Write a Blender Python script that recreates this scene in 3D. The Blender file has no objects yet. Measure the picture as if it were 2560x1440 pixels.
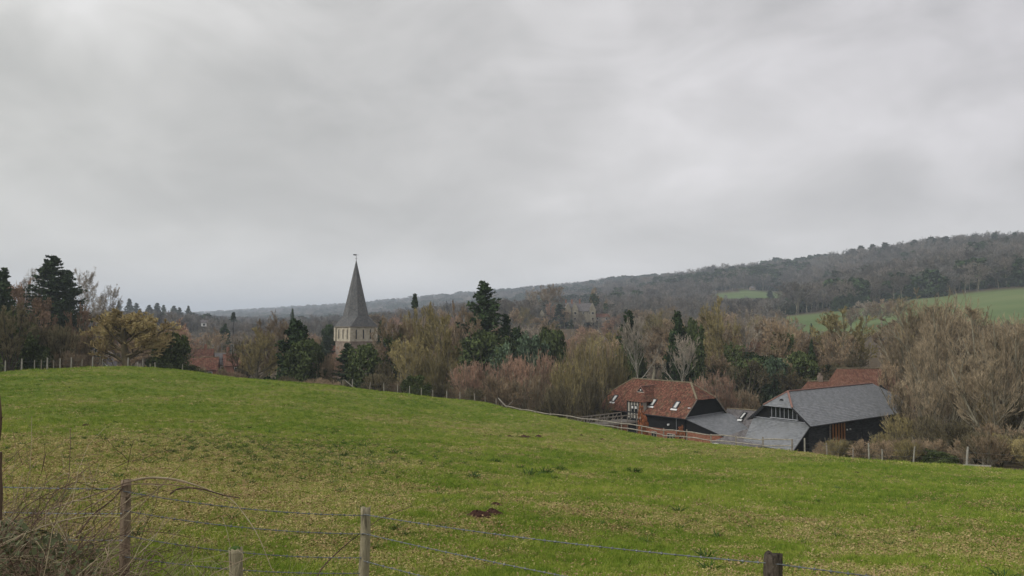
import bpy, math, random
import numpy as np
from mathutils import Vector, Matrix
R = math.radians
scene = bpy.context.scene
C = scene.collection

# ---------------------------------------------------------------- camera
F = 1950.0; HOR = 800.0; EYE = 20.0
PITCH = math.atan((HOR-720)/F)
cd = bpy.data.cameras.new('camera'); cam = bpy.data.objects.new('camera', cd); C.objects.link(cam)
cd.sensor_width = 36; cd.lens = 36*F/2560; cd.clip_start = 0.05; cd.clip_end = 30000
cam.location = (0, 0, EYE); cam.rotation_euler = (R(90)+PITCH, 0, 0)
scene.camera = cam
scene.render.resolution_x = 1024; scene.render.resolution_y = 576
scene.render.engine = 'CYCLES'
scene.view_settings.view_transform = 'Standard'; scene.view_settings.look = 'None'
scene.view_settings.gamma = 1; scene.view_settings.use_curve_mapping = False
scene.view_settings.exposure = 0.56
scene.cycles.max_bounces = 6; scene.cycles.volume_bounces = 1; scene.cycles.transparent_max_bounces = 8
SUN_EL, SUN_AZ = 36, 238      # sun high behind the camera's left shoulder, veiled by cloud

# ---------------------------------------------------------------- world
w = bpy.data.worlds.new('World'); scene.world = w; w.use_nodes = True
nt = w.node_tree; nt.nodes.clear()
def N(nt, t, **kw):
    n = nt.nodes.new(t)
    for k, v in kw.items():
        if k in n.inputs.keys(): n.inputs[k].default_value = v
        else: setattr(n, k, v)
    return n
def L(nt, a, b): nt.links.new(a, b)
def ramp(nt, fac, stops, interp='LINEAR'):
    r = nt.nodes.new('ShaderNodeValToRGB'); r.color_ramp.interpolation = interp
    e = r.color_ramp.elements
    while len(e) < len(stops): e.new(0.5)
    for i, (p, c) in enumerate(stops):
        e[i].position = p; e[i].color = (c[0], c[1], c[2], 1) if len(c) == 3 else c
    nt.links.new(fac, r.inputs[0]); return r.outputs[0]
def mathn(nt, op, a, b=0.5, clamp=False):
    m = nt.nodes.new('ShaderNodeMath'); m.operation = op; m.use_clamp = clamp
    for i, x in enumerate((a, b)):
        if isinstance(x, (int, float)): m.inputs[i].default_value = x
        else: nt.links.new(x, m.inputs[i])
    return m.outputs[0]
def mix(nt, fac, a, b, mode='MIX'):
    m = nt.nodes.new('ShaderNodeMix'); m.data_type = 'RGBA'; m.blend_type = mode
    for s, x in ((m.inputs[0], fac), (m.inputs[6], a), (m.inputs[7], b)):
        if isinstance(x, (int, float)): s.default_value = x
        elif isinstance(x, tuple): s.default_value = (x[0], x[1], x[2], 1)
        else: nt.links.new(x, s)
    return m.outputs[2]
def noise(nt, vec, scale, detail=3, rough=0.5, dist=0.0):
    n = nt.nodes.new('ShaderNodeTexNoise'); n.inputs['Scale'].default_value = scale
    n.inputs['Detail'].default_value = detail; n.inputs['Roughness'].default_value = rough
    n.inputs['Distortion'].default_value = dist
    if vec is not None: nt.links.new(vec, n.inputs['Vector'])
    return n.outputs['Fac']
def mapping(nt, vec, scale=(1,1,1), loc=(0,0,0), rot=(0,0,0)):
    m = nt.nodes.new('ShaderNodeMapping'); m.inputs['Scale'].default_value = scale
    m.inputs['Location'].default_value = loc; m.inputs['Rotation'].default_value = rot
    nt.links.new(vec, m.inputs['Vector']); return m.outputs[0]

tc = N(nt, 'ShaderNodeTexCoord')
sep = N(nt, 'ShaderNodeSeparateXYZ'); L(nt, tc.outputs['Generated'], sep.inputs[0])
dirv = tc.outputs['Generated']
n1 = noise(nt, mapping(nt, dirv, scale=(2.3, 2.3, 4.3), loc=(4.2, 1.3, 2.6), rot=(0, R(14), 0)), 1.0, 4, 0.50, 0.5)
n2 = noise(nt, mapping(nt, dirv, scale=(5, 5, 10), loc=(1.7, 2.2, 4.3), rot=(0, R(20), 0)), 1.0, 4, 0.55, 0.6)
n3 = noise(nt, mapping(nt, dirv, scale=(1.1, 1.1, 3.0), loc=(9.1, 0.4, 2.3), rot=(0, R(10), 0)), 1.0, 2, 0.4)
def bank(px, py, rad, amp, sq=2.2):      # a broad darker or paler cloud bank, by direction in the sky
    d = Vector(((px-1280)/F, 1, (HOR-py)/F)).normalized()
    m = mapping(nt, dirv, scale=(1, 1, sq), loc=(-d.x, -d.y, -d.z*sq))
    ln = nt.nodes.new('ShaderNodeVectorMath'); ln.operation = 'LENGTH'; nt.links.new(m, ln.inputs[0])
    return mathn(nt, 'MULTIPLY', ramp(nt, mathn(nt, 'DIVIDE', ln.outputs['Value'], rad), [(0, (1,)*3), (.5, (.5,)*3), (1, (0,)*3)], 'EASE'), amp)
nn = mathn(nt, 'ADD', mathn(nt, 'MULTIPLY', n1, 0.46), mathn(nt, 'ADD', mathn(nt, 'MULTIPLY', n2, 0.26), mathn(nt, 'MULTIPLY', n3, 0.32)))
for b_ in ((620, 430, .42, -.085), (1150, 60, .30, -.03), (560, 60, .28, .05), (1150, 360, .25, .02), (2480, 270, .16, .06), (1500, 420, .3, .025), (2150, 500, .2, -.02), (1400, 250, .25, -.03), (-900, 300, .5, -.05), (3300, 200, .5, -.04)):
    nn = mathn(nt, 'ADD', nn, bank(*b_))
cloud = ramp(nt, nn, [(0.36, (0.335, 0.333, 0.330)), (0.44, (0.420, 0.415, 0.411)), (0.52, (0.520, 0.512, 0.510)), (0.62, (0.65, 0.637, 0.647))])
tint = ramp(nt, mathn(nt, 'ADD', mathn(nt, 'MULTIPLY', sep.outputs[0], .8), .5), [(0, (.99, 1.0, .975)), (1, (1.0, .985, 1.035))])
cloud = mix(nt, 1.0, cloud, tint, 'MULTIPLY')
hz = ramp(nt, sep.outputs[2], [(0.0, (1, 1, 1)), (0.13, (0.35,)*3), (0.3, (0, 0, 0))])
cloud = mix(nt, mathn(nt, 'MULTIPLY', hz, 0.55), cloud, (0.580, 0.562, 0.530))
sky = N(nt, 'ShaderNodeTexSky'); sky.sky_type = 'NISHITA'; sky.sun_disc = False
sky.sun_elevation = R(SUN_EL); sky.sun_rotation = R(SUN_AZ)
bg1 = N(nt, 'ShaderNodeBackground', Strength=0.05); L(nt, sky.outputs[0], bg1.inputs[0])
bg2 = N(nt, 'ShaderNodeBackground', Strength=1.0); L(nt, cloud, bg2.inputs[0])
ms = N(nt, 'ShaderNodeMixShader'); ms.inputs[0].default_value = 0.97
L(nt, bg1.outputs[0], ms.inputs[1]); L(nt, bg2.outputs[0], ms.inputs[2])
wo = N(nt, 'ShaderNodeOutputWorld'); L(nt, ms.outputs[0], wo.inputs[0])

sd = bpy.data.lights.new('sun', 'SUN'); sd.energy = 1.5; sd.angle = R(25); sd.color = (1, 0.975, 0.94)
sun = bpy.data.objects.new('sun', sd); C.objects.link(sun)
# light travels away from the sun: azimuth measured from +Y clockwise
az = R(SUN_AZ); el = R(SUN_EL)
sdir = Vector((math.sin(az)*math.cos(el), math.cos(az)*math.cos(el), math.sin(el)))
sun.rotation_euler = sdir.to_track_quat('Z', 'Y').to_euler()

# ---------------------------------------------------------------- pixel <-> place helpers
ca, sa = math.cos(PITCH), math.sin(PITCH)
def at(px, py, Y):
    u = (px-1280)/F; v = (720-py)/F
    dy = ca - v*sa; dz = sa + v*ca
    s = Y/dy
    return Vector((u*s, Y, EYE+dz*s))
def row_z(py, Y): return at(1280, py, Y).z

# ---------------------------------------------------------------- object helpers
def tag(o, label=None, cat=None, group=None, kind=None):
    if label: o['label'] = label
    if cat: o['category'] = cat
    if group: o['group'] = group
    if kind: o['kind'] = kind
    return o
def thing(name, label, cat, loc=(0,0,0), group=None, rz=0):
    o = bpy.data.objects.new(name, None); C.objects.link(o); o.empty_display_size = 0.3
    o.location = loc; o.rotation_euler = (0, 0, rz)
    return tag(o, label, cat, group)
def link(name, me, parent=None, loc=None):
    o = bpy.data.objects.new(name, me); C.objects.link(o)
    if parent: o.parent = parent
    if loc is not None: o.location = loc
    return o
class MB:
    """collects faces; uvs in metres per corner"""
    def __init__(s): s.v = []; s.f = []; s.uv = []; s.m = []
    def face(s, pts, uvs=None, mi=0):
        i = len(s.v); s.v += [tuple(p) for p in pts]; s.f.append(tuple(range(i, i+len(pts))))
        s.uv.append(uvs or [(0, 0)]*len(pts)); s.m.append(mi)
    def prism(s, base, off, mi=0):
        """closed prism between polygon base and base+off"""
        b = [Vector(p) for p in base]; t = [p+Vector(off) for p in b]; n = len(b)
        s.face(b[::-1], mi=mi); s.face(t, mi=mi)
        for i in range(n):
            j = (i+1) % n; s.face([b[i], b[j], t[j], t[i]], mi=mi)
    def box(s, c, sx, sy, sz, ax=Vector((1,0,0)), ay=Vector((0,1,0)), az=Vector((0,0,1)), mi=0):
        c = Vector(c); ax = ax*sx/2; ay = ay*sy/2; az = az*sz/2
        P = [c+a*ax+b*ay-az for a, b in ((-1,-1),(1,-1),(1,1),(-1,1))]
        s.prism(P, az*2, mi)
    def bar(s, a, b, w, h=None, up=Vector((0,0,1)), mi=0):
        a = Vector(a); b = Vector(b); h = h or w; d = (b-a).normalized()
        if abs(d.dot(up)) > .95: up = Vector((1,0,0))
        r = d.cross(up).normalized(); u = r.cross(d)
        P = [a + r*x*w/2 + u*y*h/2 for x, y in ((-1,-1),(1,-1),(1,1),(-1,1))]
        s.prism(P, b-a, mi)
    def tube(s, pts, rad, sides=6, mi=0):
        pts = [Vector(p) for p in pts]
        if not hasattr(rad, '__len__'): rad = [rad]*len(pts)
        rings = []
        for i, p in enumerate(pts):
            d = (pts[min(i+1, len(pts)-1)]-pts[max(i-1, 0)]).normalized()
            ref = Vector((0,0,1)) if abs(d.z) < .9 else Vector((1,0,0))
            a = d.cross(ref).normalized(); b = a.cross(d)
            base = len(s.v)
            s.v += [tuple(p + (a*math.cos(t)+b*math.sin(t))*rad[i]) for t in [2*math.pi*k/sides for k in range(sides)]]
            rings.append(base)
        for i in range(len(rings)-1):
            for k in range(sides):
                k2 = (k+1) % sides
                s.f.append((rings[i]+k, rings[i]+k2, rings[i+1]+k2, rings[i+1]+k)); s.uv.append([(0,0)]*4); s.m.append(mi)
        s.f.append(tuple(rings[0]+k for k in range(sides))[::-1]); s.uv.append([(0,0)]*sides); s.m.append(mi)
        s.f.append(tuple(rings[-1]+k for k in range(sides))); s.uv.append([(0,0)]*sides); s.m.append(mi)
    def mesh(s, name, mats, smooth=False):
        me = bpy.data.meshes.new(name); me.from_pydata(s.v, [], s.f)
        uvl = me.uv_layers.new(name='UVMap')
        flat = [c for f in s.uv for uv in f for c in uv]
        uvl.data.foreach_set('uv', flat)
        for m in (mats if isinstance(mats, (list, tuple)) else [mats]): me.materials.append(m)
        if any(s.m): me.polygons.foreach_set('material_index', s.m)
        if smooth: me.polygons.foreach_set('use_smooth', [True]*len(s.f))
        me.update(); return me
    def obj(s, name, mats, parent=None, loc=None, smooth=False):
        """world-space verts; parent's location is subtracted"""
        o = link(name, s.mesh(name, mats, smooth), parent)
        if parent is not None:
            p = parent.parent.location if parent.parent else Vector((0,0,0))
            o.matrix_parent_inverse = Matrix.Translation(-(parent.location+p)) if parent.parent is None or parent.type=='EMPTY' else Matrix.Identity(4)
        return o
def np_mesh(name, verts, faces, mat, k=4):
    """fast mesh from numpy, all faces with k corners"""
    me = bpy.data.meshes.new(name); verts = np.asarray(verts, np.float32); faces = np.asarray(faces, np.int32)
    me.vertices.add(len(verts)); me.vertices.foreach_set('co', verts.ravel())
    me.loops.add(faces.size); me.loops.foreach_set('vertex_index', faces.ravel())
    me.polygons.add(len(faces)); me.polygons.foreach_set('loop_start', np.arange(0, faces.size, k, dtype=np.int32))
    me.materials.append(mat); me.update(calc_edges=True); return me

# ---------------------------------------------------------------- materials
def material(name, fn, rough=0.9, spec=0.15):
    m = bpy.data.materials.new(name); m.use_nodes = True; t = m.node_tree
    b = t.nodes['Principled BSDF']; b.inputs['Roughness'].default_value = rough
    b.inputs['Specular IOR Level'].default_value = spec
    fn(t, b); return m
def pos(t): 
    g = t.nodes.new('ShaderNodeNewGeometry'); return g.outputs['Position']
def objco(t):
    g = t.nodes.new('ShaderNodeTexCoord'); return g.outputs['Object']
def rnd(t):
    g = t.nodes.new('ShaderNodeObjectInfo'); return g.outputs['Random']
def bump(t, b, h, strength=0.4, dist=0.02):
    n = t.nodes.new('ShaderNodeBump'); n.inputs['Strength'].default_value = strength; n.inputs['Distance'].default_value = dist
    t.links.new(h, n.inputs['Height']); t.links.new(n.outputs[0], b.inputs['Normal'])
def mottled(name, c1, c2, scale=3.0, rough=0.9, spec=0.15, bmp=0.3, c3=None, world=True, stretch=(1,1,1), bd=0.02):
    def fn(t, b):
        v = pos(t) if world else objco(t)
        v = mapping(t, v, scale=stretch)
        n = noise(t, v, scale, 5, 0.6)
        st = [(0.32, c1), (0.68, c2)] if c3 is None else [(0.3, c1), (0.5, c2), (0.7, c3)]
        t.links.new(ramp(t, n, st), b.inputs['Base Color'])
        if bmp: bump(t, b, noise(t, v, scale*4, 4, 0.6), bmp, bd)
    return material(name, fn, rough, spec)
def plain(name, c, rough=0.7, spec=0.3, metal=0.0):
    def fn(t, b):
        v = objco(t); n = noise(t, v, 6, 3, 0.5)
        t.links.new(ramp(t, n, [(0.3, tuple(x*0.88 for x in c)), (0.7, tuple(x*1.08 for x in c))]), b.inputs['Base Color'])
        b.inputs['Metallic'].default_value = metal
    return material(name, fn, rough, spec)
def twig_mat(name, c1, c2, var=0.36, fs=1.6):
    """bark/twig colour: varies from tree to tree and along the crown"""
    def fn(t, b):
        n = mathn(t, 'ADD', mathn(t, 'MULTIPLY', noise(t, pos(t), 0.35, 3, 0.6), .5), mathn(t, 'MULTIPLY', noise(t, pos(t), fs, 3, 0.6), .5))
        col = ramp(t, n, [(0.36, tuple(x*.75 for x in c1)), (0.50, tuple((x+y)/2 for x, y in zip(c1, c2))), (0.64, tuple(x*1.2 for x in c2))])
        r = rnd(t)
        k = mathn(t, 'ADD', mathn(t, 'MULTIPLY', r, 2*var), 1-var)
        mm = t.nodes.new('ShaderNodeVectorMath'); mm.operation = 'SCALE'
        t.links.new(col, mm.inputs[0]); t.links.new(k, mm.inputs['Scale'])
        t.links.new(mm.outputs[0], b.inputs['Base Color'])
    return material(name, fn, 1.0, 0.0)
# ---------------------------------------------------------------- terrain height
# (picture column, row, distance): places on the ground read off the photograph
CP = [
 # near bank and the field rows, left to right
 (-500,1500,8),(100,1460,9),(700,1480,10),(1280,1440,11.5),(1840,1440,12.5),(2400,1440,13.5),(3000,1440,14.5),
 (-300,1290,14),(200,1290,14.5),(800,1290,17),(1280,1290,18.5),(1840,1290,22),(2400,1290,24),(3000,1290,25),
 (-300,1200,21),(200,1200,22),(800,1200,26),(1280,1200,30),(1840,1200,37),(2400,1215,38),(3000,1230,36),
 (-300,1120,34),(200,1125,33),(800,1130,38),(1280,1130,46),(1840,1155,53),(2400,1180,48),
 (-300,1040,50),(200,1045,49),(800,1050,58),(1280,1080,68),(1600,1105,70),
 (-300,975,70),(200,962,72),(500,970,76),(900,1000,80),(1150,1025,88),
 # field edge (crest or fence)
 (-500,960,84),(0,931,84),(60,926,86),(120,924,88),(200,919,92),(300,918,95),(400,924,97),(480,930,97),(560,943,97),(700,955,96),(850,968,97),(1000,985,100),(1120,1001,105),
 (1240,1018,109),(1267,1036,108),(1338,1050,101.5),(1418,1062,95),(1506,1075,88.5),(1605,1091,82.5),(1717,1107,77),(1841,1122,72),(1980,1132,67.5),
 (2133,1148,62.5),(2283,1158,59),(2416,1166,56),(2560,1178,51.5),(3000,1200,44),
 # just past the edge the ground falls away
 (-500,985,105),(0,965,108),(200,955,118),(400,965,118),(560,985,118),(850,1022,118),(1120,1060,124),
 (1338,1085,112),(1506,1125,102),(1717,1160,90),(1841,1170,84),(1980,1172,80),(2133,1160,76),(2416,1150,76),(2700,1130,75),
 # barn yard and valley floor
 (1450,1125,106),(1600,1138,104),(1780,1143,100),(1980,1126,92),(2150,1115,92),
 (-500,935,160),(0,930,160),(300,950,160),(560,965,160),(900,990,160),(1250,1000,165),(1600,1015,160),(1900,985,160),(2150,965,150),(2500,940,150),
 (-500,880,300),(0,880,300),(560,925,270),(900,935,240),(1250,905,250),(1600,895,250),(1900,905,230),(2150,880,250),(2500,845,250),
 (0,835,500),(300,828,500),(560,862,450),(900,858,400),(1250,828,400),(1440,818,450),(1600,832,400),(1900,850,380),(2100,830,410),(2400,795,380),(2700,790,360),
 (0,805,1000),(560,825,900),(900,822,800),(1250,790,800),(1600,785,700),(1800,782,650),(1870,790,760),(1870,763,815),(1870,742,850),(2030,782,520),(2110,772,520),(2250,752,520),(2400,735,510),(2560,718,500),(2900,700,500),
 (560,800,2200),(900,793,1800),(1250,768,1500),(1600,742,1100),(1950,738,900),(1870,724,930),(1850,708,1030),(2100,725,720),(2250,705,680),(2400,675,690),(2560,655,680),(2900,630,680),
 # the long ridge of the downs
 (0,800,3500),(480,792,4600),(560,786,4600),(700,776,4200),(850,768,3800),(1000,757,3400),(1150,742,3000),(1300,731,2700),(1450,720,2300),(1600,703,1900),(1750,698,1650),
 (1900,682,1400),(2000,671,1250),(2100,658,1150),(2250,643,1060),(2400,624,980),(2560,612,930),(2900,595,900),
 (0,803,7000),(700,800,7000),(1300,780,4300),(1600,750,2900),(1900,730,2200),(2250,700,1700),(2560,680,1500),(2900,670,1500),
]
def _uv(X, Y):
    th = np.clip(np.arctan2(X, Y), -0.85, 0.85); r = np.maximum(np.hypot(X, Y), 6.0)
    return th*4.0, np.log(r)*1.6
_c = []
for px, py, Y in CP:
    p = at(px, py, Y); _c.append((p.x, p.y, p.z-EYE))
_c = np.array(_c); _u, _v = _uv(_c[:,0], _c[:,1]); _q = _c[:,2]/np.hypot(_c[:,0], _c[:,1])
def _phi(d2): return np.where(d2 > 0, d2*np.log(d2+1e-12)*0.5, 0)
_n = len(_c)
_A = _phi((_u[:,None]-_u[None])**2+(_v[:,None]-_v[None])**2) + np.eye(_n)*0.002
_P = np.stack([np.ones(_n), _u, _v], 1)
_M = np.block([[_A, _P], [_P.T, np.zeros((3,3))]])
_w = np.linalg.solve(_M, np.concatenate([_q, np.zeros(3)]))
def height(X, Y):
    X = np.asarray(X, float); Y = np.asarray(Y, float); sh = X.shape; X = X.ravel(); Y = Y.ravel()
    out = np.empty(len(X)); r = np.maximum(np.hypot(X, Y), 0.01)
    for i in range(0, len(X), 20000):
        s = slice(i, i+20000); u, v = _uv(X[s], Y[s])
        q = _phi((u[:,None]-_u)**2+(v[:,None]-_v)**2)@_w[:_n] + _w[_n] + u*_w[_n+1] + v*_w[_n+2]
        rr = np.maximum(r[s], 6.0); z = q*rr
        k = np.clip(r[s]/6.0, 0, 1); z = -1.62*(1-k) + z*k
        out[s] = z
    # gentle bumps in the turf
    out += 0.03*np.sin(X*1.9+0.7*np.sin(Y*0.8))*np.sin(Y*1.3+X*0.4) + 0.05*np.sin(X*0.31+2)*np.sin(Y*0.43)
    return (out + EYE).reshape(sh)
def vnoise(x, y, sc, seed=0, oct=3):
    out = 0; amp = 1; tot = 0
    for o in range(oct):
        u = np.asarray(x)/sc*2**o+seed*17.3; v = np.asarray(y)/sc*2**o+seed*5.1; iu = np.floor(u).astype(np.int64); iv = np.floor(v).astype(np.int64); fu = u-iu; fv = v-iv; fu = fu*fu*(3-2*fu); fv = fv*fv*(3-2*fv)
        def hsh(a, b):
            h = (a*374761393+b*668265263+seed*974711+o*1013) & 0xffffffff; h = ((h ^ (h >> 13))*1274126177) & 0xffffffff; return ((h ^ (h >> 16)) & 0xffff)/65535.
        out = out+amp*((hsh(iu, iv)*(1-fu)+hsh(iu+1, iv)*fu)*(1-fv)+(hsh(iu, iv+1)*(1-fu)+hsh(iu+1, iv+1)*fu)*fv); tot += amp; amp *= .55
    return out/tot
def gz(x, y): return float(height([x], [y])[0])
def on_ground(px, Y):
    x = (px-1280)/F*Y/(ca+0.0)*1.0
    # column px at distance Y: solve with the row of the ground for the small pitch term
    z = gz(x, Y)
    for _ in range(2):
        s = Y*ca + (z-EYE)*sa; x = (px-1280)/F*s; z = gz(x, Y)
    return Vector((x, Y, z))

EDGE = [(-900,72),(-500,80),(0,83.5),(60,85.5),(120,87.5),(200,91.5),(300,94.5),(400,96.5),(480,96.5),(560,96.5),(700,95.5),(850,96.5),(1000,99.5),(1120,104.5),(1240,108.5),(1267,107.5),(1338,101),(1418,94.6),
 (1506,88.2),(1605,82.2),(1717,76.7),(1841,71.7),(1980,67.2),(2133,62.2),(2283,58.7),(2416,55.7),(2560,51.2),(3000,44),(4500,35)]
_ex = np.array([e[0] for e in EDGE], float); _ey = np.array([e[1] for e in EDGE], float)
def edge_Y(px): return np.interp(px, _ex, _ey)
def col_of(X, Y):     # approximate picture column of a place
    return 1280 + F*X/np.maximum(Y, 0.1)
def grass_mask(X, Y):
    """1 where turf grows: the near pasture and three far fields"""
    px = col_of(X, Y)
    near = (Y < edge_Y(px)) | (Y < 20)
    far = (px > 1925) & (px < 3600) & (Y > np.interp(px, [1925, 2100, 2400, 2900], [440, 385, 330, 300])) & (Y < np.interp(px, [1925, 2030, 2250, 2560, 2900], [520, 518, 518, 500, 500]))
    strip = (px > 1770) & (px < 1975) & (Y > 810) & (Y < np.interp(px, [1770, 1975], [905, 935]))
    return near.astype(float), (far | strip).astype(float)
# things that stay in view: (from column, to column, nearer than, lowest row that must stay open)
WIN = [(455, 615, 208, 915), (535, 590, 283, 880), (500, 520, 418, 812), (836, 945, 197, 868), (1340, 1420, 430, 792), (1420, 1475, 430, 799), (1475, 1535, 430, 792), (1980, 2125, 440, 826), (1785, 1965, 808, 746), (1170, 1275, 146, 900), (1310, 1425, 140, 890),
       (2025, 2225, 121, 985), (2125, 2700, 380, 775), (1610, 1630, 170, 945), (1545, 1600, 145, 880), (1660, 1770, 140, 945)]
def row_cap(px, Y):
    r = np.full(np.shape(px), -1e9)
    for a, b, ym, row in WIN: r = np.where((px > a) & (px < b) & (Y < ym), np.maximum(r, row), r)
    return r
def max_h(px, Y, zg):
    return EYE + (HOR-row_cap(px, Y))/F*Y - zg
# ---------------------------------------------------------------- the ground sheet
ths = np.unique(np.concatenate([np.linspace(-0.74, 0.74, 450), np.linspace(-math.pi, -0.74, 60), np.linspace(0.74, math.pi, 60)]))[:-1]
rs = np.unique(np.concatenate([[0.6], np.geomspace(1.5, 130, 160), np.geomspace(130, 9000, 120)]))
TH, RR = np.meshgrid(ths, rs, indexing='ij')
X = np.sin(TH)*RR; Y = np.cos(TH)*RR
Z = height(X, Y)
V = np.stack([X, Y, Z], -1).reshape(-1, 3)
nt_, nr = X.shape
I = np.arange(nt_*nr).reshape(nt_, nr)
a = I; b = np.roll(I, -1, 0)
faces = np.stack([a[:, :-1], b[:, :-1], b[:, 1:], a[:, 1:]], -1).reshape(-1, 4)[:, ::-1]
centre = len(V); V = np.vstack([V, [[0, 0, gz(0, 0)]]])
def ground_fn(t, b):
    at_ = t.nodes.new('ShaderNodeAttribute'); at_.attribute_name = 'turf'
    at2 = t.nodes.new('ShaderNodeAttribute'); at2.attribute_name = 'farfield'
    p = pos(t)
    n = noise(t, p, 0.16, 4, 0.6); nf = noise(t, p, 1.7, 5, 0.65); nb = noise(t, p, 9, 4, 0.7)
    s = mathn(t, 'ADD', mathn(t, 'MULTIPLY', n, 0.55), mathn(t, 'MULTIPLY', nf, 0.45))
    g = ramp(t, s, [(0.30, (0.060, 0.098, 0.012)), (0.42, (0.105, 0.165, 0.020)), (0.50, (0.155, 0.200, 0.033)), (0.58, (0.175, 0.175, 0.05)), (0.70, (0.22, 0.19, 0.075))])
    g = mix(t, mathn(t, 'MULTIPLY', nb, 0.55), g, (0.055, 0.060, 0.018))
    # dead, trampled band low on the left
    g = mix(t, mathn(t, 'MULTIPLY', at_.outputs['Vector'], 1.0), g, g)
    straw = t.nodes.new('ShaderNodeAttribute'); straw.attribute_name = 'straw'
    sf = mathn(t, 'MULTIPLY', straw.outputs['Fac'], mathn(t, 'ADD', mathn(t, 'MULTIPLY', nf, 1.4), -0.1, True), True)
    g = mix(t, sf, g, (0.25, 0.19, 0.075))
    nfar = noise(t, mapping(t, p, scale=(.006, .02, .02)), 1.0, 4, .6)
    far = ramp(t, nfar, [(0.35, (0.085, 0.125, 0.045)), (0.5, (0.11, 0.15, 0.055)), (0.65, (0.15, 0.175, 0.075))])
    wood = ramp(t, nf, [(0.3, (0.055, 0.042, 0.028)), (0.7, (0.11, 0.085, 0.055))])
    col = mix(t, at_.outputs['Fac'], wood, g)
    col = mix(t, at2.outputs['Fac'], col, far)
    t.links.new(col, b.inputs['Base Color'])
    bump(t, b, noise(t, p, 11, 5, 0.7), 0.7, 0.05)
M_ground = material('turf_and_woodland_floor', ground_fn, 1.0, 0.05)
me = np_mesh('ground', V, faces, M_ground)
# close the tiny hole under the camera
import bmesh as _bm
bmx = _bm.new(); bmx.from_mesh(me); bmx.verts.ensure_lookup_table()
ring = [bmx.verts[i] for i in I[:, 0]]
for k in range(len(ring)):
    try: bmx.faces.new((ring[k-1], ring[k], bmx.verts[centre]))
    except ValueError: pass
bmx.to_mesh(me); bmx.free()
near, farm = grass_mask(V[:, 0], V[:, 1])
def straw_amount(X, Y):
    px = col_of(X, Y)
    a = np.exp(-((Y-31)/8.5)**2)*np.clip((1050-px)/500, 0, 1)*1.1
    b = np.exp(-((Y-19)/6.0)**2)*np.clip((1150-px)/500, 0.0, 1)*0.6
    c = np.exp(-((Y-66)/12.0)**2)*np.clip((px-700)/400, 0, 1)*0.35
    d = np.exp(-((Y-17)/6.0)**2)*0.25
    return np.clip(a+b+c+d, 0, 1)
for nm, arr in (('turf', near), ('farfield', farm), ('straw', straw_amount(V[:, 0], V[:, 1]))):
    at_ = me.attributes.new(nm, 'FLOAT', 'POINT'); at_.data.foreach_set('value', arr.astype(np.float32))
me.polygons.foreach_set('use_smooth', [True]*len(me.polygons))
ground = link('ground', me); tag(ground, kind='structure')
# ---------------------------------------------------------------- building materials
def tile_mat(name, cols, tile=0.17, moss=None, rough=0.9, spec=.15, mossamt=.5):
    """colour per single tile (uv in metres, v counts courses), plus lichen"""
    def fn(t, b):
        uv = t.nodes.new('ShaderNodeUVMap'); uv.uv_map = 'UVMap'
        sp = t.nodes.new('ShaderNodeSeparateXYZ'); t.links.new(uv.outputs[0], sp.inputs[0])
        row = mathn(t, 'FLOOR', sp.outputs[1]); off = mathn(t, 'MULTIPLY', mathn(t, 'MODULO', row, 2.0), .5)
        col = mathn(t, 'FLOOR', mathn(t, 'ADD', mathn(t, 'DIVIDE', sp.outputs[0], tile), off))
        cb = t.nodes.new('ShaderNodeCombineXYZ'); t.links.new(col, cb.inputs[0]); t.links.new(row, cb.inputs[1])
        wn = t.nodes.new('ShaderNodeTexWhiteNoise'); wn.noise_dimensions = '3D'; t.links.new(cb.outputs[0], wn.inputs['Vector'])
        nz = noise(t, pos(t), .7, 4, .6)
        s = mathn(t, 'ADD', mathn(t, 'MULTIPLY', wn.outputs['Value'], .5), mathn(t, 'MULTIPLY', nz, .5))
        k = len(cols); c = ramp(t, s, [(.2+.6*i/(k-1), cc) for i, cc in enumerate(cols)])
        if moss:
            m = ramp(t, noise(t, pos(t), 1.6, 5, .7), [(.5, (0, 0, 0)), (.68, (1, 1, 1))])
            c = mix(t, mathn(t, 'MULTIPLY', m, mossamt), c, moss)
        t.links.new(c, b.inputs['Base Color'])
        fr = mathn(t, 'FRACT', mathn(t, 'ADD', mathn(t, 'DIVIDE', sp.outputs[0], tile), off))
        bump(t, b, mathn(t, 'GREATER_THAN', mathn(t, 'ABSOLUTE', mathn(t, 'SUBTRACT', fr, .5)), .46), -.4, .01)
    return material(name, fn, rough, spec)
M_tile = tile_mat('clay_tile', [(.045,.024,.018), (.098,.041,.028), (.145,.058,.039), (.24,.12,.08)], .165, (.14,.13,.075), mossamt=.5)
M_tile2 = tile_mat('orange_clay_tile', [(.095,.048,.034), (.15,.070,.048), (.22,.115,.080)], .165, (.20,.14,.09), mossamt=.35)
M_slate = tile_mat('blue_grey_slate', [(.13,.138,.145), (.175,.183,.190), (.215,.222,.228)], .3, (.13,.13,.12), .55, .3, .5)
M_slate2 = tile_mat('old_grey_slate', [(.075,.066,.066), (.115,.106,.106), (.165,.155,.155)], .25, (.20,.19,.17), .8, .2, .5)
M_shingle = tile_mat('weathered_shingle', [(.080,.082,.083), (.112,.114,.113), (.15,.15,.146)], .3, (.13,.105,.085), .85, .15, .4)
M_ridge = mottled('mossy_ridge_tile', (.14,.11,.07), (.25,.22,.145), 2.2)
M_ridge2 = mottled('red_ridge_tile', (.19,.105,.085), (.26,.15,.12), 2.2)
M_brick = tile_mat('orange_brick', [(.15,.06,.038), (.23,.095,.058), (.29,.135,.085)], .23, (.25,.15,.10))
M_board = mottled('black_tarred_board', (.004,.004,.0045), (.010,.010,.011), 1.2, .7, .2, stretch=(1,1,6))
M_board2 = mottled('worn_tarred_board', (.010,.011,.012), (.055,.058,.062), 1.6, .7, .2, stretch=(1,1,5))
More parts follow.
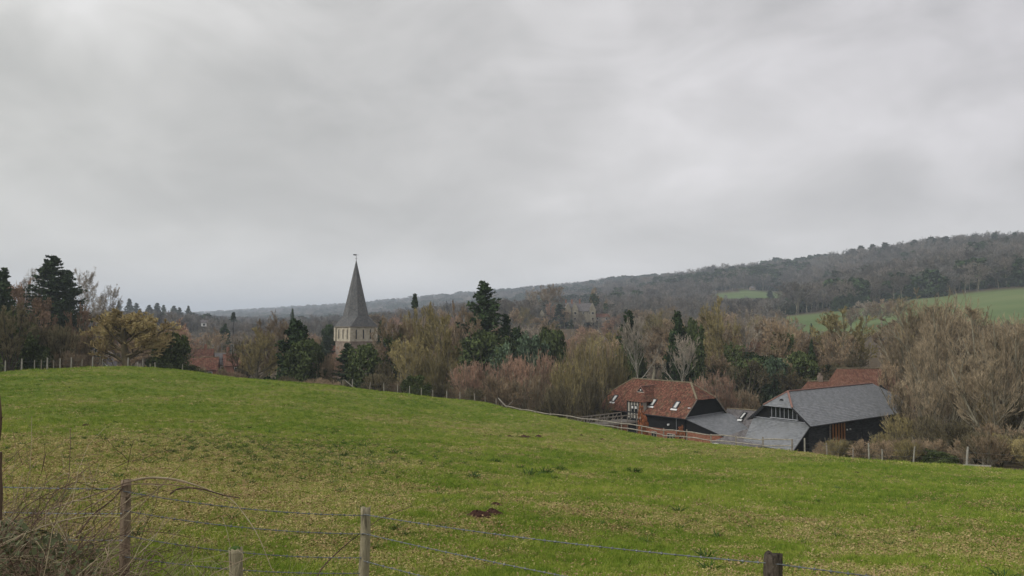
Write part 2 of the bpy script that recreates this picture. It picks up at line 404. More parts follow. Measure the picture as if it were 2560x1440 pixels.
M_grey_board = mottled('weathered_grey_board', (.10,.09,.08), (.17,.155,.13), 2, .9)
M_oak = mottled('orange_oak', (.22,.09,.03), (.36,.16,.055), 3, .6, .3, stretch=(1,1,.3))
M_stone = mottled('pale_clunch_stone', (.30,.265,.20), (.40,.36,.275), 1.3, .95, .1, .5, c3=(.50,.455,.36))
M_stone2 = mottled('stained_rubble_stone', (.16,.125,.10), (.31,.25,.20), 1.1, .95, .1, .7)
M_white = plain('white_paint', (.62,.62,.60), .6)
M_dullwhite = plain('dull_limewash', (.36,.34,.29), .8)
M_lead = plain('lead_flashing', (.33,.34,.36), .5, .4)
M_glass = plain('dark_window_glass', (.012,.014,.016), .12, .5)
M_skyglass = plain('skylight_glass', (.17,.185,.19), .08, .6)
M_blind = plain('pale_blind', (.50,.50,.47), .6)
M_frame_dark = plain('dark_frame', (.02,.02,.022), .5)
M_timber = mottled('silvered_timber', (.14,.12,.095), (.28,.25,.205), 5, .9, stretch=(1,1,1))
M_timber_p = mottled('pale_rail_timber', (.20,.18,.145), (.36,.33,.27), 4, .9)
M_metal = plain('grey_metal', (.25,.26,.27), .45, .5, .3)
M_chim = mottled('chimney_brick', (.16,.07,.045), (.27,.14,.09), 2, .9)
M_render = mottled('cream_render', (.42,.38,.30), (.52,.48,.39), 1.2, .9)

def roof_plane(mb, e0, e1, r1, r0, course=.26, lift=.022, v0=0, mi=0):
    """stepped courses from the eave e0-e1 up to the ridge r0-r1"""
    e0, e1, r1, r0 = map(Vector, (e0, e1, r1, r0))
    nrm = (e1-e0).cross(r0-e0) if (r0-e0).length > .01 else (e1-e0).cross(r1-e0)
    if nrm.length < 1e-6: nrm = (e1-e0).cross(r1-e1)
    nrm.normalize()
    if nrm.z < 0: nrm = -nrm
    Ls = max((r0-e0).length, (r1-e1).length); n = max(1, round(Ls/course)); ux = (e1-e0).normalized()
    for i in range(n):
        a, b_ = i/n, (i+1)/n
        p0 = e0.lerp(r0, a)+nrm*lift; p1 = e1.lerp(r1, a)+nrm*lift; p2 = e1.lerp(r1, b_); p3 = e0.lerp(r0, b_)
        u = lambda p: (p-e0).dot(ux)
        mb.face([p0, p1, p2, p3], [(u(p0), v0+i+.02), (u(p1), v0+i+.02), (u(p2), v0+i+.98), (u(p3), v0+i+.98)], mi)
        mb.face([e0.lerp(r0, a), e1.lerp(r1, a), p1, p0], [(u(p0), v0+i+.5), (u(p1), v0+i+.5), (u(p1), v0+i+.5), (u(p0), v0+i+.5)], mi)
def slab(pts, t=.10, drop=.004):
    """roof thickness below a plane"""
    mb = MB(); n = (Vector(pts[1])-Vector(pts[0])).cross(Vector(pts[2])-Vector(pts[0])).normalized()
    if n.z < 0: n = -n
    P = [Vector(p)-n*drop for p in pts]; mb.prism(P, -n*t); return mb
def wall_boards(parent, a, b, z0, z1, mat, h=.30, th=.025, top=None, name='weatherboard', out=None, skip=None):
    """lapped boards on the wall line a-b (xy), each board an object; top(s)-> z limit at fraction s"""
    a = Vector((a[0], a[1], 0)); b = Vector((b[0], b[1], 0)); d = (b-a).normalized(); Lw = (b-a).length
    n = Vector((d.y, -d.x, 0)) if out is None else Vector(out)
    z = z0; k = 0; objs = []
    while z < z1-.02:
        zt_ = min(z+h, z1); s0, s1 = 0.0, 1.0
        if top:
            ss = [i/80 for i in range(81) if top(i/80) >= z+h*.35]
            if not ss: break
            s0, s1 = ss[0], ss[-1]
        mb = MB(); p0 = a+d*Lw*s0; p1 = a+d*Lw*s1; zz = Vector((0, 0, 1)); 
        P = [p0+zz*z+n*.004, p1+zz*z+n*.004, p1+zz*z+n*(th+.012), p0+zz*z+n*(th+.012)]
        Tt = [p0+zz*(zt_-.006)+n*.004, p1+zz*(zt_-.006)+n*.004, p1+zz*(zt_-.006)+n*.012, p0+zz*(zt_-.006)+n*.012]
        mb.face(P[::-1]); mb.face(Tt)
        for i in range(4): j = (i+1) % 4; mb.face([P[i], P[j], Tt[j], Tt[i]])
        o = mb.obj(name, mat, parent); objs.append(o); z += h; k += 1
    return objs
def sub_(name, mb, mat, part):
    """sub-part of a part whose own verts are in world space"""
    o = link(name, mb.mesh(name, mat), part); o.matrix_parent_inverse = Matrix.Identity(4)
    # part sits at identity under its root, so undo the root's location through the part
    return o
def sub(name, mb, mat, part):
    """sub-part of a part; all meshes hold world coordinates, the root carries the offset"""
    return link(name, mb.mesh(name, mat), part)
def _obj(s, name, mats, parent=None, loc=None, smooth=False):
    """mesh verts are in world space; stored relative to the root's location"""
    if parent is not None:
        off = parent.location
        o = link(name, None or s.mesh(name, mats, smooth), parent)
        o.matrix_parent_inverse = Matrix.Translation(-Vector(off)); return o
    return link(name, s.mesh(name, mats, smooth))
MB.obj = _obj
# ---------------------------------------------------------------- vegetation prototypes (meshes only, normalised to height 1)
def unit(v): return v/np.maximum(np.linalg.norm(v, axis=-1, keepdims=True), 1e-9)
def extend(g, P, D, Ln, nseg, curve, up):
    """grow branches: returns points (N, nseg+1, 3) and end directions"""
    pts = [P]; d = D.copy()
    for k in range(nseg):
        d = unit(d + g.normal(0, curve, d.shape) + np.array([0, 0, up]))
        pts.append(pts[-1] + d*(Ln/nseg)[:, None])
    return np.stack(pts, 1), d
def strips(pts, r0, r1, sides, g):
    """tubes (sides>=3) or ribbons (sides==2) along polylines"""
    Nb, K, _ = pts.shape
    tan = unit(np.gradient(pts, axis=1))
    ref = unit(g.normal(0, 1, (Nb, 1, 3)))
    a = unit(np.cross(tan, ref)); b = np.cross(tan, a)
    rad = (r0[:, None]*(1-np.linspace(0, 1, K)) + r1[:, None]*np.linspace(0, 1, K))[..., None]
    an = np.arange(sides)*2*math.pi/sides
    V = pts[:, :, None] + (a[:, :, None]*np.cos(an)[:, None] + b[:, :, None]*np.sin(an)[:, None])*rad[:, :, None]
    idx = np.arange(Nb*K*sides).reshape(Nb, K, sides)
    if sides == 2:
        F_ = np.stack([idx[:, :-1, 0], idx[:, :-1, 1], idx[:, 1:, 1], idx[:, 1:, 0]], -1)
    else:
        n2 = np.roll(idx, -1, 2)
        F_ = np.stack([idx[:, :-1], n2[:, :-1], n2[:, 1:], idx[:, 1:]], -1)
    return V.reshape(-1, 3), F_.reshape(-1, 4)
def join(parts):
    Vs, Fs, o = [], [], 0
    for v, f in parts: Vs.append(v); Fs.append(f+o); o += len(v)
    return np.vstack(Vs), np.vstack(Fs)
def side_dir(g, d, ang):
    r = unit(np.cross(d, g.normal(0, 1, d.shape)))
    return unit(d*np.cos(ang)[:, None] + r*np.sin(ang)[:, None])
def bare_tree(seed, levels, env=None, stems=1, lean=0.12, r=0.02, stem_len=0.75, stem_up=0.05, twig=0.0016, drop=0.0, tubes=2):
    """returns (trunk part, twig part, tip points); first `tubes` levels are tubes"""
    g = np.random.default_rng(seed)
    P = np.concatenate([g.normal(0, 0.006*(stems-1)**.5 if stems < 12 else .02, (stems, 2)), np.zeros((stems, 1))], 1)
    D = unit(np.concatenate([g.normal(0, lean, (stems, 2)), np.ones((stems, 1))], 1))
    Ln = stem_len*g.uniform(0.85, 1.1, stems); rr = np.full(stems, r)*g.uniform(.7, 1.1, stems)
    solid, fine, tips = [], [], []
    pts, d = extend(g, P, D, Ln, 6, 0.06, stem_up)
    solid.append(strips(pts, rr, rr*0.3, 7, g)); cur = (pts, Ln, rr)
    for li, lv in enumerate(levels):
        pts, Ln, rr = cur; K = pts.shape[1]; n = lv['n']
        t = g.uniform(lv.get('t0', .25), 1.0, (len(pts), n)); f = t*(K-1); i0 = np.minimum(f.astype(int), K-2); fr = (f-i0)[..., None]
        rows = np.arange(len(pts))[:, None]
        base = pts[rows, i0]*(1-fr)+pts[rows, i0+1]*fr
        tang = unit(pts[rows, i0+1]-pts[rows, i0])
        ang = g.normal(lv.get('ang', .8), lv.get('av', .18), t.shape)
        dd = side_dir(g, tang.reshape(-1, 3), ang.ravel())
        prof = lv.get('prof', 'taper')
        if prof == 'round': k = np.sqrt(np.clip(1-((t-0.45)/0.62)**2, 0.05, 1))
        elif prof == 'cone': k = 1.05-t
        else: k = 1-0.55*t
        ln = (Ln[:, None]*lv['len']*k*g.uniform(.7, 1.25, t.shape)).ravel()
        rad = np.maximum((rr[:, None]*(1-0.7*t)*lv.get('rr', .5)).ravel(), twig)
        nseg = lv.get('seg', 4); bb = base.reshape(-1, 3)
        if env is not None and li == 0:
            cz, az_, er = env
            for _ in range(6):
                e_ = bb+dd*ln[:, None]; q = np.sqrt((e_[:, 0]**2+e_[:, 1]**2)/er**2+((e_[:, 2]-cz)/az_)**2); ln = np.where(q > .95, ln*.82, ln)
        if env is not None and li > 0:
            cz, az_, er = env; e_ = bb+dd*ln[:, None]*.85
            q = np.sqrt((e_[:, 0]**2+e_[:, 1]**2)/er**2+((e_[:, 2]-cz)/az_)**2)
            a3 = np.arctan2(e_[:, 1], e_[:, 0]); q += .06*np.sin(3*a3+e_[:, 2]*9+seed)+.05*np.sin(7*a3-e_[:, 2]*17+seed)
            kp = q < 1.0+g.normal(0, .03, len(q)); bb = bb[kp]; dd = dd[kp]; ln = ln[kp]; rad = rad[kp]
        p2, d2 = extend(g, bb, dd, ln, nseg, lv.get('curve', .15), lv.get('up', .06))
        if li < tubes: solid.append(strips(p2, rad, np.maximum(rad*.3, twig*.8), 5 if li == 0 else 3, g))
        else: fine.append(strips(p2, rad, np.maximum(rad*.35, twig*.5), 2, g))
        tips.append(p2[:, -1]); cur = (p2, ln, rad)
    S = join(solid); T = join(fine)
    allv = np.vstack([S[0], T[0]]); h = np.percentile(allv[:, 2], 99.7)
    wd = np.percentile(np.hypot(allv[:, 0], allv[:, 1]), 97)*2
    S = (S[0]/h, S[1]); T = (T[0]/h, T[1])
    return dict(S=S, T=T, tips=[x/h for x in tips], w=wd/h)
def leaf_cards(g, c, size, elong=1.6, nrm=None):
    n = len(c); u = unit(g.normal(0, 1, (n, 3))); 
    w_ = unit(np.cross(u, g.normal(0, 1, (n, 3)) if nrm is None else nrm)); s = (size*g.uniform(.6, 1.35, n))[:, None]
    V = np.stack([c-u*s*elong/2, c+w_*s*.5, c+u*s*elong/2, c-w_*s*.5], 1)
    return V.reshape(-1, 3), np.arange(n*4).reshape(n, 4)
class Proto: pass
def proto(kind, parts, w):
    """parts: list of (name, mesh)"""
    p = Proto(); p.kind = kind; p.parts = parts; p.w = w; return p
def make_bare(kind, seed, levels, bark, twigm, **kw):
    t = bare_tree(seed, levels, **kw)
    return proto(kind, [('trunk', np_mesh(kind+'_trunk', *t['S'], bark)), ('crown', np_mesh(kind+'_crown', *t['T'], twigm))], t['w']), t
def join_mesh(name, p, mats=None):
    """one mesh for massed woods"""
    vs, fs, mi, o = [], [], [], 0; me = bpy.data.meshes.new(name)
    for k, (nm, m) in enumerate(p.parts):
        v = np.empty(len(m.vertices)*3, np.float32); m.vertices.foreach_get('co', v)
        f = np.empty(len(m.loops), np.int32); m.loops.foreach_get('vertex_index', f)
        vs.append(v.reshape(-1, 3)); fs.append(f.reshape(-1, 4)+o); o += len(vs[-1]); mi.append(np.full(len(fs[-1]), k, np.int32))
    me = np_mesh(name, np.vstack(vs), np.vstack(fs), p.parts[0][1].materials[0])
    me.materials.append(p.parts[-1][1].materials[0]); me.polygons.foreach_set('material_index', np.minimum(np.concatenate(mi), 1)); return me

bark_grey = twig_mat('bark_grey_brown', (0.12, 0.105, 0.072), (0.22, 0.20, 0.145))
bark_pale = twig_mat('bark_pale', (0.20, 0.19, 0.155), (0.30, 0.28, 0.23), .1)
bark_dark = twig_mat('bark_dark', (0.035, 0.03, 0.024), (0.07, 0.06, 0.045))
TW = dict(
 brown=twig_mat('twigs_brown', (0.210, 0.154, 0.097), (0.366, 0.276, 0.178)),
 tan=twig_mat('twigs_tan', (0.204, 0.161, 0.103), (0.360, 0.287, 0.189), .2),
 pink=twig_mat('twigs_pinkish_brown', (0.276, 0.175, 0.124), (0.408, 0.270, 0.194)),
 olive=twig_mat('twigs_mossy_olive', (0.192, 0.159, 0.071), (0.336, 0.282, 0.132)),
 grey=twig_mat('twigs_grey', (0.210, 0.178, 0.140), (0.348, 0.301, 0.240)),
 gold=twig_mat('twigs_golden_lichen', (0.348, 0.255, 0.124), (0.450, 0.380, 0.189), .1),
 rust=twig_mat('twigs_rusty', (0.240, 0.144, 0.089), (0.360, 0.224, 0.140)),
 far1=twig_mat('twigs_far_grey', (0.090, 0.086, 0.078), (0.165, 0.158, 0.145), .5),  # greyer than the near twigs: some distance haze is put into the colour
 far2=twig_mat('twigs_far_brown', (0.110, 0.094, 0.078), (0.185, 0.162, 0.138), .5),  # muted brown for the downs, distance haze partly mixed into it
 dim=twig_mat('twigs_dim_olive', (0.102, 0.087, 0.052), (0.174, 0.149, 0.089)))
def leaf_mat(name, c1, c2):
    return twig_mat(name, c1, tuple(x*1.8 for x in c2), .2, 2.6)
LF = dict(
 yew=leaf_mat('leaves_yew_dark', (0.014, 0.024, 0.012), (0.034, 0.052, 0.022)),
 holly=leaf_mat('leaves_ivy', (0.026, 0.036, 0.016), (0.062, 0.078, 0.030)),
 blue=leaf_mat('leaves_bluish', (0.034, 0.052, 0.030), (0.072, 0.100, 0.060)),
 fir=leaf_mat('needles_fir', (0.016, 0.028, 0.016), (0.040, 0.056, 0.028)),
 copper=leaf_mat('leaves_copper', (0.11, 0.045, 0.022), (0.19, 0.075, 0.035)),
 brownleaf=leaf_mat('leaves_dead_brown', (0.12, 0.078, 0.05), (0.17, 0.115, 0.075)))

PR = {}
def std(n1, n2, n3, n4, **k):
    a = dict(n=n1, len=.55, ang=.85, t0=.28, curve=.13, up=.10, prof='round', rr=.5); a.update(k.get('a', {}))
    b = dict(n=n2, len=.55, ang=.65, t0=.2, curve=.12, up=.12); b.update(k.get('b', {}))
    c = dict(n=n3, len=.55, ang=.6, t0=.15, curve=.12, seg=3, up=.18); c.update(k.get('c', {}))
    d = dict(n=n4, len=.62, ang=.5, t0=.1, curve=.12, seg=2, up=.28); d.update(k.get('d', {}))
    return [a, b, c, d]
# rounded field trees
for i in range(4):
    PR['round%d' % i] = make_bare('bare_tree', 10+i, std(17, 10, 9, 8, a=dict(len=.72, up=.14, t0=.2), d=dict(up=.12)), bark_grey, TW['brown'], r=.027, twig=.0021, env=(.56, .44, .42+.04*i))
for i in range(3):     # upright ash / poplar like
    PR['tall%d' % i] = make_bare('bare_tree', 30+i, std(18, 8, 8, 7, a=dict(ang=.5, len=.42, up=.16), b=dict(up=.1), d=dict(up=.12)), bark_grey, TW['brown'], r=.02, stem_len=.85, twig=.0017, env=(.6, .46, .26))
for i in range(3):     # many-stemmed shrubs
    PR['bush%d' % i] = make_bare('bare_shrub', 50+i, std(8, 7, 7, 0, a=dict(ang=.6, len=.5, t0=.1, up=.05), b=dict(len=.5), c=dict(n=9, len=.55))[:3]+[], bark_grey, TW['pink'],
        stems=18, lean=.6, r=.009, stem_len=.75, stem_up=.06, twig=.0024, tubes=1, env=(.12, .62, .62))
for i in range(2):     # multi-stem coppice
    PR['coppice%d' % i] = make_bare('bare_tree', 70+i, std(9, 7, 7, 6, a=dict(ang=.5, len=.45, t0=.15, up=.12)), bark_grey, TW['olive'], stems=6, lean=.3, r=.014, stem_len=.85, twig=.0018, env=(.45, .5, .42))
mottled_bark = twig_mat('bark_oak', (0.06, 0.05, 0.03), (0.13, 0.105, 0.06))
PR['oak'] = make_bare('oak_tree', 91, std(26, 13, 11, 9, a=dict(ang=1.05, len=1.05, t0=.14, curve=.2, up=.06, prof='round', rr=.5), b=dict(len=.5, ang=.8, curve=.25), c=dict(curve=.28)), mottled_bark, TW['gold'],
        r=.036, stem_len=.60, twig=.0030, lean=.03, env=(.36, .34, .50))
PR['birch'] = make_bare('birch_tree', 95, std(22, 9, 8, 6, a=dict(ang=.6, len=.36, up=.1, t0=.3), c=dict(up=-.12), d=dict(up=-.25, len=.9)), bark_pale, TW['grey'], r=.012, stem_len=.9, twig=.0010)
PR['pale'] = make_bare('pale_bare_tree', 97, std(14, 8, 7, 5, a=dict(ang=.75, len=.5, t0=.4, up=.05), c=dict(n=6)), bark_pale, TW['grey'], r=.018, stem_len=.85, twig=.0014)

def foliage_tree(kind, seed, lf, n=7000, size=.03, shape='egg', lobes=26, w=.6, base=.02, rag=.14, trunk=True):
    """evergreen crown made of leaf-sized faces gathered in uneven boughs"""
    g = np.random.default_rng(seed)
    th = g.uniform(0, 2*math.pi, lobes); z = g.uniform(0.03, .97, lobes)
    def prof(z):
        if shape == 'cone': return np.clip(1-z, 0, 1)**.8*.5+.02
        if shape == 'spire': return np.clip(1-z, 0, 1)**.55*.5*np.clip(z*6+.5, 0, 1)+.015
        return np.sqrt(np.clip(1-((z-.42)/.6)**2, .02, 1))*.5
    rad = prof(z)*w*g.uniform(.55, 1.05, lobes)
    cc = np.stack([np.cos(th)*rad, np.sin(th)*rad, z*(1-base)+base], 1)
    cs = g.uniform(.5, 1.2, lobes)*w*.17*(1.25-.75*z)
    k = g.integers(0, lobes, n); dirs = unit(g.normal(0, 1, (n, 3)))
    p = cc[k] + dirs*(cs[k]*g.uniform(.35, 1.25, n)**.8*(1+.35*np.sin(dirs[:, 0]*5+k)*np.sin(dirs[:, 2]*7+k)))[:, None]*np.array([1, 1, .95])+g.normal(0, .008, (n, 3))
    # inner body so it is not see-through everywhere
    m = n//3; z2 = g.uniform(0.0, .96, m); r2 = prof(z2)*w*np.sqrt(g.uniform(0, 1, m))*.85; t2 = g.uniform(0, 2*math.pi, m)
    p = np.vstack([p, np.stack([np.cos(t2)*r2, np.sin(t2)*r2, z2*(1-base)+base], 1)])
    V, F_ = leaf_cards(g, p, size*g.uniform(.7, 1.2), 1.5)
    P = np.zeros((1, 3)); pts, d = extend(g, P, np.array([[0, 0, 1.]]), np.array([.85]), 6, .03, .05)
    S = strips(pts, np.array([.022]), np.array([.006]), 7, g)
    h = np.percentile(V[:, 2], 99.8)
    return proto(kind, [('trunk', np_mesh(kind+'_trunk', S[0]/h, S[1], bark_dark)), ('crown', np_mesh(kind+'_crown', V/h, F_, lf))], w/h*1.05)
def conifer(kind, seed, lf, whorls=34, per=9, w=.42, droop=.25, size=.02, z0=.06, dens=16, power=.85, gap=0.0, sprd=.18, rag=(.6, 1.15)):
    g = np.random.default_rng(seed); bs, be, cards = [], [], []
    zs = np.repeat(np.linspace(z0, .985, whorls)+g.normal(0, .004, whorls), per)+g.normal(0, .011, whorls*per); zs = np.where((zs > .985) | (zs < z0), g.uniform(max(z0, .3), .9, whorls*per), zs); n = len(zs)
    th = g.uniform(0, 2*math.pi, n); ln = ((1-zs)**power*.5*w*g.uniform(rag[0], rag[1], n)*(1+.18*np.sin(th*2+zs*23))+.012)
    d = np.stack([np.cos(th), np.sin(th), .15-droop*(1-zs)*g.uniform(.5, 1.5, n)], 1)
    P = np.stack([np.zeros(n), np.zeros(n), zs], 1)
    pts, _ = extend(g, P, unit(d), ln, 5, .06, .06)
    S = [strips(pts, np.full(n, .0025), np.full(n, .0008), 3, g)]
    tr, _ = extend(g, np.zeros((1, 3)), np.array([[0, 0, 1.]]), np.array([1.0]), 8, 0.0, .0)
    S.append(strips(tr, np.array([.017]), np.array([.001]), 7, g))
    t = g.uniform(.12, 1.05, (n, dens)); f = np.clip(t*5, 0, 4.999); i0 = f.astype(int); fr = (f-i0)[..., None]; rows = np.arange(n)[:, None]
    c = pts[rows, i0]*(1-fr)+pts[rows, i0+1]*fr
    sp = ln[:, None]*sprd*(1.1-.6*t)
    off = g.normal(0, 1, c.shape)*np.stack([sp, sp, sp*.28], -1); off[..., 2] -= sp*.15
    c = (c+off).reshape(-1, 3)
    kb = np.repeat(g.random(n) > gap*.45, dens); keep = kb & (g.random(len(c)) > gap*.35); c = c[keep]
    V, F_ = leaf_cards(g, c, size, 2.0)
    s = join(S)
    return proto(kind, [('trunk', np_mesh(kind+'_trunk', *s, bark_dark)), ('crown', np_mesh(kind+'_crown', V, F_, lf))], w)
def ivy_tree(seed, base, lf, n=5000, size=.022):
    """bare tree whose trunk and lower limbs are thick with ivy: third part ivy"""
    g = np.random.default_rng(seed); p, t = PR[base]
    v = t['S'][0]; v = v[(v[:, 2] < .78)]; v = v[np.hypot(v[:, 0], v[:, 1]) < .17]
    c = v[g.integers(0, len(v), n)] + g.normal(0, .022, (n, 3))
    V, F_ = leaf_cards(g, c, size, 1.3)
    return proto('ivy_clad_tree', p.parts+[('ivy', np_mesh('ivy', V, F_, lf))], p.w)
for i in range(3):     # dense upright thicket trees, pale straight twigs
    PR['thicket%d' % i] = make_bare('bare_tree', 120+i, std(11, 9, 8, 6, a=dict(ang=.45, len=.55, t0=.18, up=.14, curve=.10), b=dict(n=8, ang=.45, up=.16, curve=.11, len=.6), c=dict(n=6, ang=.5, up=.2, curve=.12, len=.62), d=dict(n=4, ang=.45, up=.22, curve=.1, len=.7)),
        bark_grey, TW['tan'], stems=5, lean=.30, r=.013, stem_len=.88, twig=.0013, env=(.34, .60, .44))
PX = {k: v[0] for k, v in PR.items()}
def recolour(name, src, tw, kind=None, bark=None):
    s = PX[src]; parts = []
    for nm, m in s.parts:
        m2 = m.copy(); m2.materials[0] = (TW.get(tw) or LF.get(tw)) if nm != 'trunk' else (bark or m.materials[0]); parts.append((nm, m2))
    PX[name] = proto(kind or s.kind, parts, s.w)
for nm, src, tw in (('round_olive0', 'round0', 'olive'), ('round_olive1', 'round1', 'olive'), ('round_grey', 'round2', 'grey'), ('round_pink', 'round3', 'pink'), ('round_rust', 'round1', 'rust'),
                    ('tall_grey', 'tall0', 'grey'), ('tall_olive', 'tall1', 'olive'), ('tall_pink', 'tall2', 'pink'), ('bush_olive', 'bush0', 'olive'), ('bush_brown', 'bush1', 'brown'), ('bush_dim', 'bush2', 'dim'),
                    ('bush_gold', 'bush1', 'gold'), ('coppice_brown', 'coppice1', 'brown'), ('coppice_dim', 'coppice0', 'dim'), ('round_dim', 'round0', 'dim')):
    recolour(nm, src, tw, bark=bark_dark if tw == 'dim' else None)
PX['yew0'] = foliage_tree('yew_tree', 1, LF['yew'], 9000, .030, w=.75, lobes=34)
PX['yew1'] = foliage_tree('yew_tree', 2, LF['yew'], 9000, .030, shape='cone', w=.7, lobes=34)
PX['holly0'] = foliage_tree('holly_tree', 3, LF['holly'], 8000, .030, w=.85, lobes=30)
PX['laurel'] = foliage_tree('evergreen_shrub', 4, LF['holly'], 6000, .038, w=1.2, lobes=26)
PX['cedar'] = foliage_tree('cedar_tree', 5, LF['blue'], 7000, .03, w=1.0, lobes=30)
PX['cypress'] = conifer('cypress_tree', 6, LF['yew'], whorls=40, per=7, w=.5, droop=-1.5, dens=26, size=.015, power=.66, gap=.35, sprd=.14, rag=(.35, 1.15))
PX['column'] = foliage_tree('cypress_tree', 16, LF['yew'], 8000, .020, shape='cone', w=.42, lobes=60)
PX['fir0'] = conifer('fir_tree', 7, LF['fir'], whorls=38, per=11, w=.62, dens=30, size=.012, gap=.2, power=.8, droop=.12, sprd=.14)
PX['fir1'] = conifer('fir_tree', 8, LF['fir'], whorls=26, per=9, w=.40, dens=22, size=.017, power=.8, gap=.2)
PX['lonepine'] = conifer('pine_tree', 19, LF['fir'], whorls=7, per=8, w=.28, z0=.84, droop=-.1, dens=18, size=.020, power=.75, gap=.3)
PX['pine'] = conifer('pine_tree', 9, LF['fir'], whorls=16, per=8, w=.45, z0=.5, droop=-.1, dens=26, size=.022, power=.5, gap=.3)
PX['copper'] = foliage_tree('copper_leaved_shrub', 11, LF['copper'], 1500, .05, w=.6, lobes=14)
PX['deadleaf'] = foliage_tree('brown_leaved_tree', 12, LF['brownleaf'], 5000, .026, w=.7, lobes=30)
PX['ivy0'] = ivy_tree(13, 'tall0', LF['holly'])
PX['ivy1'] = ivy_tree(14, 'round2', LF['holly'], 6000)
PX['ivy2'] = ivy_tree(15, 'tall2', LF['yew'], 7000, .026)

def plant(key, px, Y, top=None, width=None, label=None, cat='tree', group=None, name=None, h=None, rz=None, sink=0.1):
    """stand a tree on the ground at picture column px and distance Y; `top` is the row of its tip, `width` its spread in picture pixels"""
    p = PX[key]; b = on_ground(px, Y)
    H = h if h else (at(px, top, Y).z-b.z+sink)
    W = (width/F*Y)/p.w if width else H
    root = thing(name or p.kind, label, cat, (b.x, b.y, b.z-sink), group, rz if rz is not None else random.uniform(0, 6.28))
    for nm, m in p.parts:
        o = link(nm, m, root); o.scale = (W, W, H)
    return root
# ---------------------------------------------------------------- single trees one can point at
random.seed(5)
T = plant
# left group
T('fir1', 2, 120, 668, 120, 'narrow dark conifer cut by the left edge of the picture')
T('fir0', 122, 150, 636, 270, 'tallest dark green fir of the left group, above the hedge')
T('fir0', 160, 156, 672, 210, 'shorter dark fir leaning against the right side of the tallest left fir')
T('birch', 62, 175, 670, 90, 'wispy pale birch between the left edge conifer and the big fir')
T('birch', 208, 172, 672, 85, 'wispy grey birch just right of the big dark fir')
T('birch', 256, 178, 712, 75, 'lower grey birch, second to the right of the big fir')
T('birch', 232, 180, 735, 60, 'slender grey birch stooping between the two taller birches')
T('round_rust', 70, 160, 700, 90, 'russet bare tree behind the left hedge in front of a birch')
T('deadleaf', 18, 140, 712, 80, 'reddish brown leafy tree at the left picture edge below the conifer')
T('deadleaf', 100, 138, 745, 70, 'small russet leafed tree at the left foot of the big fir')
T('round_rust', 190, 145, 760, 70, 'russet bare tree at the right foot of the big fir')
T('laurel', -10, 96, 775, 150, 'dark ivy covered thicket at the far left of the pasture edge', 'shrub')
T('holly0', 45, 104, 810, 110, 'dark green holly in the left thicket beside the grey hedge bush', 'shrub')
T('coppice_dim', 20, 92, 760, 130, 'leaning dim thicket tree with bare pale limbs at the left picture edge')
for px, Y, t, wd, k, s in ((95, 100, 815, 110, 'bush_dim', 'left of three dim grey hedge bushes behind the left fence posts'), (150, 101, 812, 120, 'bush_dim', 'middle of three dim grey hedge bushes behind the left fence posts'), (200, 103, 822, 90, 'bush_brown', 'right of three hedge bushes behind the left fence posts, beside the golden oak')):
    T(k, px, Y, t, wd, s, 'shrub')
T('oak', 317, 103, 772, 232, 'round golden brown bare oak standing at the crest of the pasture', rz=0.6)
T('holly0', 428, 112, 832, 85, 'dark evergreen tree just right of the golden oak')
T('yew0', 400, 116, 858, 60, 'low black green yew tucked between the golden oak and the evergreen')
T('laurel', 475, 112, 912, 90, 'low green shrub at the pasture edge right of the dark evergreen', 'shrub')
ORDC = dict(zip((296, 322, 340, 372, 392, 408, 434, 448, 470, 545), ('leftmost', 'second from left', 'third from left', 'fourth from left', 'fifth from left', 'sixth from left', 'seventh from left', 'third from right', 'second from right', 'rightmost and lowest')))
for px, t in ((296, 752), (322, 746), (340, 757), (372, 762), (392, 757), (408, 762), (434, 764), (448, 768), (470, 764), (545, 792)):
    T('fir1', px, random.uniform(700, 850), t, random.uniform(30, 50), 'small dark conifer, '+ORDC[px]+' on the far skyline above the golden oak', group='conifers on the far left skyline')
# valley left of the church
T('yew1', 561, 285, 812, 52, 'dark conical yew rising behind the village chimneys')
T('lonepine', 582, 330, 780, 40, 'small round topped pine on the skyline above the conical yew')
T('yew0', 730, 330, 772, 12, 'small dark evergreen far behind the wood left of the spire')
for px, Y, t, wd, k, s in ((488, 128, 905, 60, 'bush_brown', 'brown bare bush in front of the red village roofs'), (578, 124, 918, 80, 'bush_brown', 'brown bush in front of the grey village roof'),
    (640, 135, 820, 110, 'round_olive0', 'mossy bare tree at the left of the dark holly'), (610, 140, 850, 90, 'coppice_dim', 'dim many stemmed tree between village roofs and dark holly'),
    (668, 150, 800, 110, 'round1', 'brown bare tree left behind the dark holly'), (690, 200, 782, 110, 'round3', 'brown bare tree on the skyline left of the holly top')):
    T(k, px, Y, t, wd, s, 'shrub' if 'bush' in k else 'tree')
T('yew1', 742, 124, 802, 165, 'large dark green holly tree left of the church tower')
T('holly0', 765, 121, 850, 100, 'dark leafy lower tree at the right foot of the large holly')
T('yew0', 822, 212, 812, 48, 'round dark yew behind the left side of the church tower')
T('fir1', 815, 206, 838, 80, 'smaller dark fir touching the left wall of the church tower')
T('column', 953, 212, 804, 50, 'narrow dark evergreen at the right wall of the church tower')
T('fir1', 868, 122, 857, 120, 'small pointed fir in front of the church tower')
T('holly0', 908, 120, 862, 90, 'broad dark green evergreen in front of the church tower, right of the small fir')
T('bush_brown', 815, 122, 875, 90, 'brown bush between the large holly and the small pointed fir', 'shrub')
